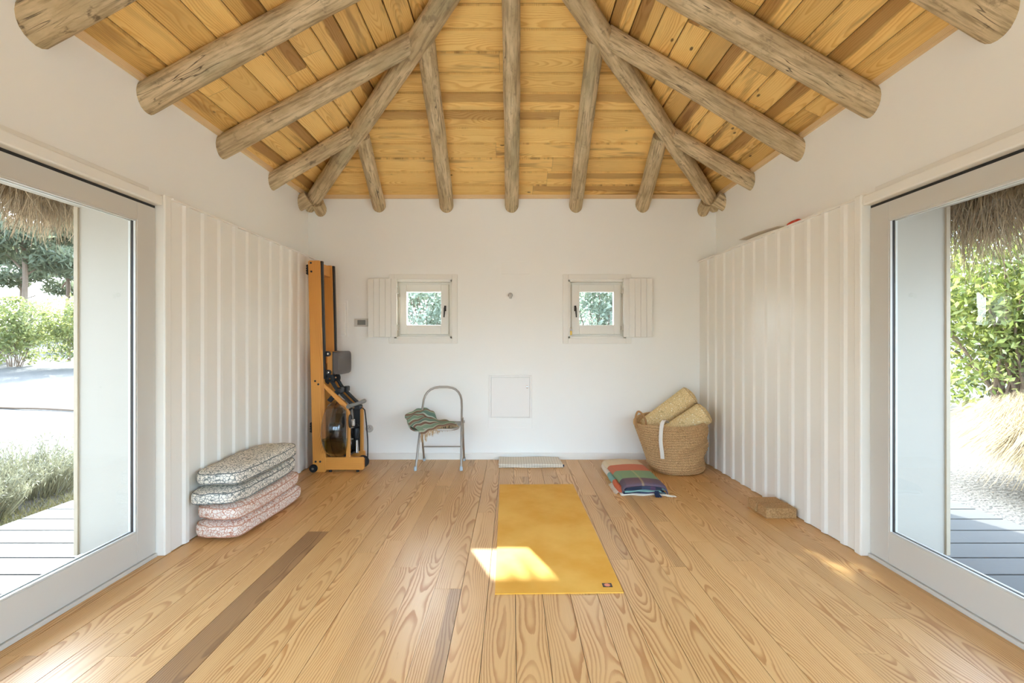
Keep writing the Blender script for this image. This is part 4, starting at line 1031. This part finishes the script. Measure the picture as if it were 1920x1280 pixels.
def rrect(x0, x1, y0, y1, r, n=6):
    out = []
    for cx, cy, a0 in ((x1-r, y1-r, 0), (x0+r, y1-r, 90), (x0+r, y0+r, 180), (x1-r, y0+r, 270)):
        for i in range(n+1): a = math.radians(a0+90*i/n); out.append((cx+r*math.cos(a), cy+r*math.sin(a)))
    return out
seat = rrect(-.93, -.535, 4.60, 4.94, .09)
mb = MB(); n0 = 0; m_ = len(seat)
def sz(y): return .425+(y-4.60)*.06
for x, y in seat: mb.v.append(Vector((x, y, sz(y))))
for x, y in seat: mb.v.append(Vector((x, y, sz(y)-.022)))
for k in range(m_): mb.face((k, (k+1) % m_, m_+(k+1) % m_, m_+k))
mb.face(list(range(m_))); mb.face([m_+k for k in range(m_)][::-1])
mb.build('seat', M['steel'], ch, bevel=.005)

# striped blanket thrown over the chair seat
def zc(x, y, Y): return P(740+x/6.4, 700+y/6.4, Y)
CP = [[(150,497,4.80),(235,452,4.85),(330,418,4.90),(425,432,4.92),(488,500,4.93)],
      [(122,520,4.77),(245,478,4.80),(350,450,4.84),(455,470,4.87),(500,545,4.90)],
      [(152,560,4.73),(240,516,4.75),(330,510,4.80),(420,545,4.84),(575,562,4.87)],
      [(176,612,4.69),(270,566,4.70),(385,540,4.74),(500,570,4.78),(650,575,4.82)],
      [(240,652,4.64),(320,620,4.65),(420,600,4.67),(540,592,4.72),(700,585,4.77)],
      [(318,726,4.585),(395,692,4.59),(490,660,4.60),(610,625,4.63),(742,612,4.68)]]
CP = [[zc(*q) for q in row] for row in CP]
def cr1(ps, t):
    m_ = len(ps)-1; x = min(t*m_, m_-1e-6); i = int(x); f = x-i
    p0 = ps[max(i-1, 0)]; p1 = ps[i]; p2 = ps[i+1]; p3 = ps[min(i+2, m_)]
    return .5*((2*p1)+(p2-p0)*f+(2*p0-5*p1+4*p2-p3)*f*f+(3*p1-p0-3*p2+p3)*f**3)
def cloth(u, v):
    p_ = cr1([cr1(row, u) for row in CP], v)
    w = .006*math.sin(v*17+u*6)+.005*math.sin(u*23+v*7)
    return p_+Vector((0, w*.4, w))
mb = MB(); mb.grid(cloth, 44, 48, uvf=lambda u, v: (u*.45, v*.30))
bl = mb.build('striped_blanket', M['stripe_blanket'], None, smooth=True, fixn=False, solid=.012, angle=180)
off = P(810, 805, 4.7)
tag(bl, 'green, brown and cream striped fringed blanket thrown over the folding chair seat', 'blanket')
U = [zc(*q) for q in ((150,545,4.74),(160,600,4.70),(195,665,4.66),(250,690,4.63),(300,680,4.61),(330,715,4.595))]
U2 = [zc(*q) for q in ((200,560,4.80),(230,600,4.77),(260,620,4.74),(300,640,4.72),(340,650,4.70),(380,670,4.68))]
mb = MB(); mb.grid(lambda u, v: cr1(U, u).lerp(cr1(U2, u), v)+Vector((0, 0, -.012*math.sin(v*PI))), 26, 8, uvf=lambda u, v: (u*.3, v*.12+u*.1))
mb.build('underfold', M['stripe_blanket'], bl, smooth=True, fixn=False, solid=.010, angle=180)
mb = MB(); r = random.Random(5)
for i in range(46):
    u = i/45; a = cloth(u, 1.0)+Vector((0, -.004, 0)); L = r.uniform(.05, .085)*(1.15-.55*u)
    pp = [a]; d = Vector((r.uniform(-.25, .25), -.1, -1))
    for k_ in range(4): pp.append(pp[-1]+d.normalized()*L/4+Vector((r.gauss(0, .003), r.gauss(0, .002), 0)))
    mb.tube(pp, [.0022, .0026, .0024, .003, .0012], 6)
for i in range(14):
    a = cloth(1, .55+.45*i/13); pp = [a, a+Vector((.012, -.004, -.008)), a+Vector((.028, -.008, -.022+r.uniform(-.01, .01)))]; mb.tube(pp, .0025, 6)
o = mb.build('fringe', M['tan_yarn'], bl, smooth=True); o['label'] = 'tan knotted tassels'

# ------------------------------------------------------------------ things on the floor
# folded cloth with a fine grid, by the wall
M['gridcloth'] = (lambda g: (lambda o: (lambda sp: (g.l(o, sp.inputs[0]),
    g.col(g.mix(g.math('MAXIMUM', g.math('MULTIPLY', g.smooth(g.math('ABSOLUTE', g.math('SUBTRACT', g.math('FRACT', g.math('DIVIDE', sp.outputs[0], .027)), .5)), 0, .10, 1, 0), .8),
                            g.math('MULTIPLY', g.smooth(g.math('ABSOLUTE', g.math('SUBTRACT', g.math('FRACT', g.math('DIVIDE', g.math('ADD', sp.outputs[1], sp.outputs[2]), .03)), .5)), 0, .10, 1, 0), .5)), lin((224, 216, 200)), lin((158, 136, 108)))), g.rough(.9), g.m)[-1])(g.n('ShaderNodeSeparateXYZ')))(g.obj()))(G('grid_check_linen'))
def pad_box(name, mat, x0, x1, y0, y1, z0, z1, e=4, parent=None, wob=.0, nu=64, nv=18, skew=0, seed=0):
    cx, cy, cz = (x0+x1)/2, (y0+y1)/2, (z0+z1)/2; a, b, c = (x1-x0)/2, (y1-y0)/2, (z1-z0)/2
    def sp(v, p): return math.copysign(abs(v)**p, v)
    def fn(u, v):
        th = 2*PI*u; ph = -PI/2+PI*v; cp = max(0, math.cos(ph))
        k1 = 2/e; k2 = .55
        x = a*sp(math.cos(th), k1)*sp(cp, k2); y = b*sp(math.sin(th), k1)*sp(cp, k2); z = c*sp(math.sin(ph), .55)
        w = wob*mnoise.noise(Vector((x*6, y*6, z*9+seed)))
        return (cx+x*(1+w)+skew*y, cy+y*(1+w), cz+z+w*c*(1 if z > 0 else 0))
    mb = MB(); mb.grid(fn, nu, nv, wrap=True); mb.face(list(range(nu))); mb.face([nu*nv+i for i in range(nu)])
    return mb, fn
t = thing('folded_cloth', 'folded cream cloth with a fine grid check flat on the floor by the back wall', 'cloth', (.19, 4.89, 0))
for i, (z0, z1, dx) in enumerate(((.001, .014, 0), (.014, .027, .004), (.026, .038, -.003))):
    mb = MB(); mb.grid(lambda u, v: (-.135+dx+.64*u+(.018*(1-v) if u > .9 else 0), 4.74+.30*v, z1-.0005+.0025*math.sin(u*9+i)), 30, 12)
    mb.grid(lambda u, v: (-.135+dx+.64*u+(.018 if u > .9 else 0), 4.74-.006*math.sin(PI*v), z1-.0005+.0025*math.sin(u*9+i)-(z1-z0)*v), 30, 4)
    mb.grid(lambda u, v: (-.135+dx+.64*u, 4.74+.30*v, z0), 30, 2)
    for X_, e_ in ((-.135+dx, 0), (.505+dx, 1)): mb.grid(lambda u, v: (X_+(.018*(1-u) if e_ else 0), 4.74+.30*u, z0+(z1-z0)*v+(.0025*math.sin(9*e_+i))*v), 6, 1)
    mb.build('fold_layer', M['gridcloth'], t, smooth=True, angle=50)
mb = MB(); mb.box((.520, 4.733, .012), (.532, 4.737, .034)); mb.build('label_tag', M['navy'], t)

# yoga mat
def floorP(px, py, z=0.0): D = F*(CH-z)/(py-640); return Vector(((px-960)*D/F, D, z))
c4 = [floorP(928, 1114.6), floorP(1169.7, 1112), floorP(1074.3, 908.4), floorP(936.8, 909)]
ctr = sum(c4, Vector())/4
ym = thing('yoga_mat', 'mustard yellow yoga mat unrolled on the middle of the floor', 'yoga mat', (ctr.x, ctr.y, 0))
mb = MB(); n = 12
def mp(u, v, z): a = c4[0].lerp(c4[1], u); b = c4[3].lerp(c4[2], u); p_ = a.lerp(b, v); return (p_.x, p_.y, z)
mb.grid(lambda u, v: mp(u, v, .0062+.0006*math.sin(u*4+v*9)), 16, 30)
per = [(i/16, 0) for i in range(16)]+[(1, i/30) for i in range(30)]+[(1-i/16, 1) for i in range(16)]+[(0, 1-i/30) for i in range(30)]
for (a, b) in zip(per, per[1:]+per[:1]): mb.quad(mp(*a, .0005), mp(*b, .0005), mp(*b, .0062+.0006*math.sin(b[0]*4+b[1]*9)), mp(*a, .0062+.0006*math.sin(a[0]*4+a[1]*9)))
mb.build('mat_sheet', M['mat'], ym, fixn=False)
lo_, hi_ = floorP(1131, 1100, .007), floorP(1146, 1093, .007)
mb = MB(); x0, x1, y0, y1 = lo_.x, hi_.x, lo_.y, hi_.y; mb.box((x0, y0, .0060), (x1, y1, .0076)); lb = mb.build('logo_patch', M['iron'], ym); lb['label'] = 'small dark logo patch with an orange lotus disc'
M['logo'] = plain('logo_orange', (226, 140, 108), .6)
mb = MB(); cx, cy = (x0+x1)/2, (y0+y1)/2; w_, d_ = (x1-x0), (y1-y0)
pts = [(cx+.27*w_*math.cos(a*PI/12), cy+.27*w_*math.sin(a*PI/12)) for a in range(24)]; mb.prism(pts, .0074, .0080, 'Z')
for a in range(12):
    q1 = (cx+.27*w_*math.cos(a*PI/6), cy+.27*w_*math.sin(a*PI/6)); q2 = (cx+.27*w_*math.cos(a*PI/6+.4), cy+.27*w_*math.sin(a*PI/6+.4)); q3 = (cx+.38*w_*math.cos(a*PI/6+.2), cy+.38*w_*math.sin(a*PI/6+.2))
    mb.prism([q1, q3, q2], .0074, .0079, 'Z')
mb.build('logo_emblem', M['logo'], lb)

# plaid blanket folded on the floor
def mk_plaid():
    g = G('plaid_wool'); uv, u, v = g.uvw()
    seq = [(0, (84, 60, 92)), (.03, (94, 62, 92)), (.185, (120, 154, 112)), (.47, (200, 102, 66)), (.70, (222, 202, 168))]
    c = g.ramp(v, [(p_, lin(cc)) for p_, cc in seq], 'CONSTANT')
    seq2 = [(0, (110, 120, 130)), (.12, (236, 200, 170)), (.47, (255, 236, 170)), (.52, (240, 210, 180)), (.68, (176, 168, 196))]
    c2 = g.ramp(u, [(p_, lin(cc)) for p_, cc in seq2], 'CONSTANT')
    c = g.mix(g.smooth(v, .18, .19, .55, .12), c, g.mix(1.0, c, c2, 'MULTIPLY'))
    st = g.smooth(g.math('ABSOLUTE', g.math('SUBTRACT', u, .47)), .01, .035, .28, 0)
    c = g.mix(g.math('MULTIPLY', st, g.smooth(v, .47, .48, 1, 0)), c, lin((220, 196, 130)))
    n = g.noise(g.vec(g.math('MULTIPLY', u, 160.0), g.math('MULTIPLY', v, 360.0), 0.0), 1.0, 2)
    c = g.mix(g.math('MULTIPLY', n, .15), c, lin((236, 226, 200)))
    g.col(c); g.rough(.95); g.bump(n, .3, .002); return g.m
M['plaid'] = mk_plaid()
M['plaid_dark'] = mk_stripes('dark_inner_wool', [(0, (40, 48, 72)), (.4, (58, 70, 98)), (.62, (96, 66, 96)), (.75, (40, 48, 68)), (.9, (110, 130, 128))], .05, 'v', .2)
M['plaid_teal'] = plain('teal_fold', (128, 168, 158), .95, var=.15, scale=30)
M['plaid_white'] = plain('white_fold', (216, 206, 190), .95, var=.05, scale=30)
M['plaid_orange'] = plain('orange_fold', (196, 98, 62), .95, var=.05, scale=30)
pb = thing('plaid_blanket', 'folded wool blanket in cream, orange, green and purple checks on the floor by the basket', 'blanket', (1.11, 4.3, 0))
BX0, BX1, BY0, BY1 = .925, 1.30, 3.87, 4.74
def topz(u, v): return .092+.008*math.sin(PI*u)-.010*(1-v)*0+.004*math.sin(v*7+u*3)-.022*max(0, (v-.9)/.1)**2
def ptop(u, v):                                               # u wraps over the long edges, v runs front to back
    y = BY0+(BY1-BY0)*v; e = .014*math.sin(v*5)
    if u < .14: a = u/.14*PI/2; x = BX0+.035-.035*math.cos(a*1)+e; z = topz(0, v)-.05+.05*math.sin(a); x = BX0+.04*(1-math.cos(a))+e
    elif u > .86: a = (1-u)/.14*PI/2; x = BX1-.05*(1-math.cos(a))+e*.5; z = topz(1, v)-.062+.062*math.sin(a)
    else: f = (u-.14)/.72; x = BX0+.04+e+(BX1-.05-BX0-.04)*f; z = topz(f, v)
    if v < .06: z -= .018*(1-v/.06)**2
    if v > .93: y -= .02*((v-.93)/.07)**2; z -= .02*((v-.93)/.07)**2
    return (x, y, z)
mb = MB(); mb.grid(ptop, 44, 44, uvf=lambda u, v: (u, v)); mb.build('top_fold', M['plaid'], pb, smooth=True, fixn=False, solid=.010, angle=180)
# inner layers seen at the front edge
def layer(nm, mat, z, x0, x1, amp, th, y0=BY0+.012, y1=BY1-.03, seed=0, y_in=0):
    mb = MB(); mb.grid(lambda u, v: (x0+(x1-x0)*u, y0+y_in+(y1-y0-y_in)*v, z+amp*math.sin(PI*u)**.6+.003*math.sin(u*13+seed)), 30, 16, uvf=lambda u, v: (u, v*.3+u*.05))
    return mb.build(nm, mat, pb, smooth=True, fixn=False, solid=th, angle=180)
layer('inner_fold', M['plaid_dark'], .060, BX0+.03, BX1-.015, .008, .016, seed=1)
layer('inner_fold', M['plaid_dark'], .042, BX0+.02, BX1-.01, .012, .010, seed=2)
layer('inner_fold', M['plaid_teal'], .030, BX0+.02, BX1-.05, .008, .010, seed=3, y_in=-.004)
layer('inner_fold', M['plaid_dark'], .019, BX0+.01, BX1-.01, .004, .008, seed=4)
layer('bottom_fold', M['plaid_white'], .0075, BX0-.012, BX1-.005, .0, .010, seed=5, y_in=-.006)
# left side folds with white, green and orange bands
for nm, mat, ya, yb2 in (('side_fold', M['plaid_white'], 4.36, 4.66), ('side_fold', M['plaid_teal'], 4.14, 4.36), ('side_fold', M['plaid_orange'], 3.93, 4.14)):
    mb = MB(); mb.tube([(BX0-.004, ya, .036), (BX0-.012, (ya+yb2)/2, .038), (BX0-.004, yb2, .036)], .026, 12, squash=1.0); mb.build(nm, mat, pb, smooth=True)
mb = MB(); r = random.Random(4)
for i in range(60):
    y = 3.93+.26*r.random(); a = Vector((BX0-.018, y, .016)); mb.tube([a, a+Vector((-.012, r.gauss(0, .006), -.008)), a+Vector((-.028-r.random()*.012, -.012+r.gauss(0, .01), -.013))], .0022, 5)
mb.build('white_fringe', M['cream_yarn'], pb, smooth=True); mb = MB()
for i in range(40):
    y = 3.86+.02*r.random(); a = Vector((BX1-.05+.05*r.random(), y, .012)); mb.tube([a, a+Vector((.02, -.008, -.004)), a+Vector((.05+r.random()*.02, -.02+r.gauss(0, .006), -.009))], .0022, 5)
mb.build('white_fringe', M['cream_yarn'], pb, smooth=True)
mb = MB()
for i in range(16):
    a = Vector((1.205+r.gauss(0, .009), 3.862, .045)); mb.tube([a, a+Vector((r.gauss(0, .004), -.012, -.018)), a+Vector((r.gauss(0, .008), -.03+r.gauss(0, .004), -.040))], .004, 6)
mb.build('navy_tassel', M['navy'], pb, smooth=True)

# seagrass basket with two bolsters
bk = thing('seagrass_basket', 'large slouching woven seagrass basket in the back right corner', 'basket', (1.63, 4.68, 0))
def bshape(th, h, inner=0):
    # outline between base (h = 0) and rim (h = 1)
    base = Vector((1.650, 4.66, 0)); rim = Vector((1.615, 4.695, 0)); c = base.lerp(rim, h**1.2)
    ax = (.262+.115*h**1.1)-inner; ay = (.235+.075*h)-inner
    if math.cos(th) > 0: ax = (.268+.062*h)-inner
    ct, st_ = math.cos(th), math.sin(th)
    x = c.x+ax*math.copysign(abs(ct)**.92, ct); y = c.y+ay*math.copysign(abs(st_)**.92, st_)
    zr_ = .488+.045*abs(ct)**2.5*(.6 if ct > 0 else -.75) - .028*max(0, -st_)**2 + .03*max(0, st_)
    z = zr_*h
    rt = .5+.5*math.tanh(ct*3+.6)
    sag = (.030*math.sin(h*6.5+th*1.6)*h*(1-h)*2 + .020*math.sin(h*15-ct*6)*(1-h)*h*3)*rt
    if h < .12: k_ = 1-(1-h/.12)**2*.10; x = c.x+(x-c.x)*k_; y = c.y+(y-c.y)*k_
    x += sag*ct; y += sag*st_
    rr_ = .0045*math.sin(h*2*PI*19+math.sin(th*2)*2.0)+.003*mnoise.noise(Vector((th*22, h*40, 1)))
    return Vector((x+rr_*ct, y+rr_*st_, z+.004))
mb = MB(); nu = 96
mb.grid(lambda u, v: bshape(2*PI*u, v), nu, 114, uvf=lambda u, v: (u*1.9, v*.5+.10*math.sin(2*PI*u)), wrap=True)
n1 = len(mb.v)
mb.grid(lambda u, v: bshape(2*PI*u, 1-v*.97, .018+.0*v)+Vector((0, 0, 0)), nu, 30, uvf=lambda u, v: (u*1.9, v*.5), wrap=True)
for k in range(nu):
    k2 = (k+1) % nu; mb.face((114*nu+k, 114*nu+k2, n1+k2, n1+k)); 
mb.face([k for k in range(nu)][::-1]); mb.face([n1+30*nu+k for k in range(nu)])
mb.build('basket_body', M['seagrass'], bk, smooth=True, fixn=True, angle=180)
mb = MB(); mb.tube([bshape(2*PI*i/96, 1, .009)+Vector((0, 0, .004)) for i in range(97)], .013, 10, caps=False); mb.build('rim', M['seagrass'], bk, smooth=True)
def arch(x, y, hgt, dx, dy):
    return catmull([(x-dx, y-dy, .49), (x-dx-.012, y-dy, .52+hgt*.6), (x-dx*.2, y-dy*.3, .52+hgt), (x+dx*.7, y+dy*.7, .53+hgt*.45), (x+dx*1.1, y+dy, .49)], 6)
mb = MB(); mb.tube(catmull([(1.238, 4.61, .43), (1.226, 4.605, .52), (1.248, 4.605, .592), (1.290, 4.61, .575), (1.330, 4.62, .51), (1.342, 4.63, .44)], 6), .010, 10); mb.build('handle', M['seagrass_handle'], bk, smooth=True)
mb = MB(); mb.tube(catmull([(1.975, 4.62, .50), (1.992, 4.64, .50), (1.995, 4.70, .47), (1.985, 4.76, .50), (1.965, 4.78, .50)], 6), .0115, 10); mb.build('handle', M['seagrass_handle'], bk, smooth=True)
def bolster(label, a, b, r_, seed):
    a = Vector(a); b = Vector(b); t_ = (b-a).normalized(); o = thing('bolster', label, 'bolster', a, 'pale bolsters in the basket'); o_loc = a
    L = (b-a).length; up = Vector((0, 0, 1)); s1 = t_.cross(up).normalized(); s2 = s1.cross(t_).normalized()
    prof = []
    for i in range(9): q = i/8*PI/2; prof.append((r_*(.62+.38*math.sin(q)), .035-.035*math.cos(q)*1.0))
    prof = [(0.001, -.012), (r_*.35, -.010), (r_*.55, -.004)]+prof
    full = prof + [(r_, L*f) for f in (.2, .4, .6, .8)] + [(p_[0], L-p_[1]) for p_ in prof[::-1]]
    mb = MB(); nseg = 48; dist = 0; last = None; ds = []
    for p_ in full:
        if last: dist += math.hypot(p_[0]-last[0], p_[1]-last[1])
        ds.append(dist); last = p_
    m_ = len(full)
    for j, (rr_, h_) in enumerate(full):
        for k in range(nseg):
            th = 2*PI*k/nseg; w = 1+.018*mnoise.noise(Vector((math.cos(th)*1.2, math.sin(th)*1.2, h_*5+seed)))
            mb.v.append(a+t_*h_+(s1*math.cos(th)+s2*math.sin(th)*.94)*rr_*w)
    for j in range(m_-1):
        for k in range(nseg):
            k2 = (k+1) % nseg; mb.face((j*nseg+k, j*nseg+k2, (j+1)*nseg+k2, (j+1)*nseg+k), ((2*PI*r_*k/nseg, ds[j]), (2*PI*r_*(k+1)/nseg, ds[j]), (2*PI*r_*(k+1)/nseg, ds[j+1]), (2*PI*r_*k/nseg, ds[j+1])))
    cv = mb.build('cover', M['bolster'], o, smooth=True, fixn=True, angle=180)
    mb = MB(); mb.tube([b-t_*.022+(s1*math.cos(2*PI*k/40)+s2*math.sin(2*PI*k/40)*.94)*(r_*.965) for k in range(41)], .004, 6, caps=False); mb.build('piping', M['tan_yarn'], cv, smooth=True)
    return o, t_, s1, s2
bolster('pale straw coloured bolster leaning at the back of the basket, reaching higher', (1.40, 4.90, .36), (1.865, 4.80, .745), .112, 3)
o, t_, s1, s2 = bolster('pale straw coloured bolster with a small black tag, in front in the basket', (1.52, 4.66, .30), (1.915, 4.57, .600), .118, 8)
e = Vector((1.915, 4.57, .600))-t_*.03+s2*.116+s1*.0
mb = MB(); mb.box((-.012, -.004, -.001), (.012, .004, .003), None, Matrix.Translation(e+Vector((-.02, -.025, .004)))); mb.build('label_tag', M['black'], o)
# cotton yoga strap hanging over the rim
mb = MB(); c = catmull([(1.53, 4.55, .49), (1.485, 4.47, .525), (1.452, 4.428, .535), (1.425, 4.405, .50), (1.412, 4.395, .42), (1.412, 4.400, .33), (1.425, 4.405, .24), (1.432, 4.408, .175)], 8)
for p_ in c: mb.v += [p_+Vector((-.017, .004, 0)), p_+Vector((.017, -.004, 0)), p_+Vector((.017, -.001, .002)), p_+Vector((-.017, .007, .002))]
for i in range(len(c)-1):
    for k in range(4): mb.face((i*4+k, i*4+(k+1) % 4, (i+1)*4+(k+1) % 4, (i+1)*4+k))
mb.face((0, 1, 2, 3)); mb.face(tuple((len(c)-1)*4+k for k in range(4)))
tag(mb.build('yoga_strap', M['strap'], None), 'white cotton strap hanging over the front rim of the basket', 'strap')
# cork blocks
for nm, lb, x0, x1, y0, y1 in (('cork_block', 'cork yoga block nearer the viewer, butted against another by the right wall', 1.854, 2.074, 3.378, 3.502), ('cork_block', 'cork yoga block behind the nearer one by the right wall', 1.848, 2.064, 3.508, 3.630)):
    mb = MB(); mb.box((x0, y0, 0), (x1, y1, .0745)); tag(mb.build(nm, M['cork'], None, bevel=.004), lb, 'yoga block', 'cork yoga blocks')

# stack of four patterned cushions
CU = 'stacked floor cushions'
def cushion(label, mat, pipe, ctr, hx, hy, hz, rot, seed, sag=0, z_tilt=0):
    cx, cy, cz = ctr; t = thing('floor_cushion', label, 'cushion', (cx, cy, cz-hz), CU); r = random.Random(seed)
    cr, sr = math.cos(rot), math.sin(rot)
    def sp(v, p): return math.copysign(abs(v)**p, v)
    def outline(th):                                            # rounded rectangle
        rr_ = .115; q = lambda v: math.tanh(v*3.2)/math.tanh(3.2); c_, s_ = math.cos(th), math.sin(th); return (hx-rr_)*q(c_)+rr_*c_, (hy-rr_)*q(s_*1.6)+rr_*s_
    def pt(u, v):
        th = 2*PI*u; ph = -PI/2+PI*v; cp = max(0.0, math.cos(ph)); x, y = outline(th)
        k_ = cp**.42; x *= k_; y *= k_; z = hz*sp(math.sin(ph), .62)
        w = .010*mnoise.noise(Vector((x*7, y*7, seed*3+z*6)))+.004*mnoise.noise(Vector((x*22, y*22, seed+z*20)))
        bx_ = sag*((y/hy)**2-.4)
        z += bx_ + w + z_tilt*y
        X = x+w*.5; Y = y+w
        return (cx+X*cr-Y*sr, cy+X*sr+Y*cr, cz+z)
    mb = MB(); mb.grid(pt, 72, 26, wrap=True); mb.face(list(range(72))); mb.face([72*26+i for i in range(72)])
    c = mb.build('cover', mat, t, smooth=True, fixn=True, angle=180)
    mb = MB()
    for vv in (.385, .615):
        mb.tube([Vector(pt(k/72, vv))+(Vector(pt(k/72, vv))-Vector((cx, cy, cz))).normalized()*.001 for k in range(73)], .0032, 6, caps=False)
    mb.build('piping', pipe, c, smooth=True); return t
hz = .0575
cushion('white cushion with terracotta crackle pattern, bottom of the stack on the floor', M['cush_pink'], M['pipe_pink'], (-1.895, 3.405, .066), .165, .445, .062, -.055, 1, .010)
cushion('white cushion with terracotta crackle pattern, second from the bottom of the stack', M['cush_pink'], M['pipe_pink'], (-1.900, 3.410, .176), .160, .435, .058, -.035, 2, .012)
cushion('white cushion with grey green crackle pattern, third from the bottom of the stack', M['cush_grey'], M['pipe_grey'], (-1.915, 3.380, .288), .160, .450, .058, -.02, 3, .012, .012)
cushion('white cushion with grey green crackle pattern, on top of the stack', M['cush_grey'], M['pipe_grey'], (-1.905, 3.400, .408), .158, .430, .062, -.04, 4, .006, .02)
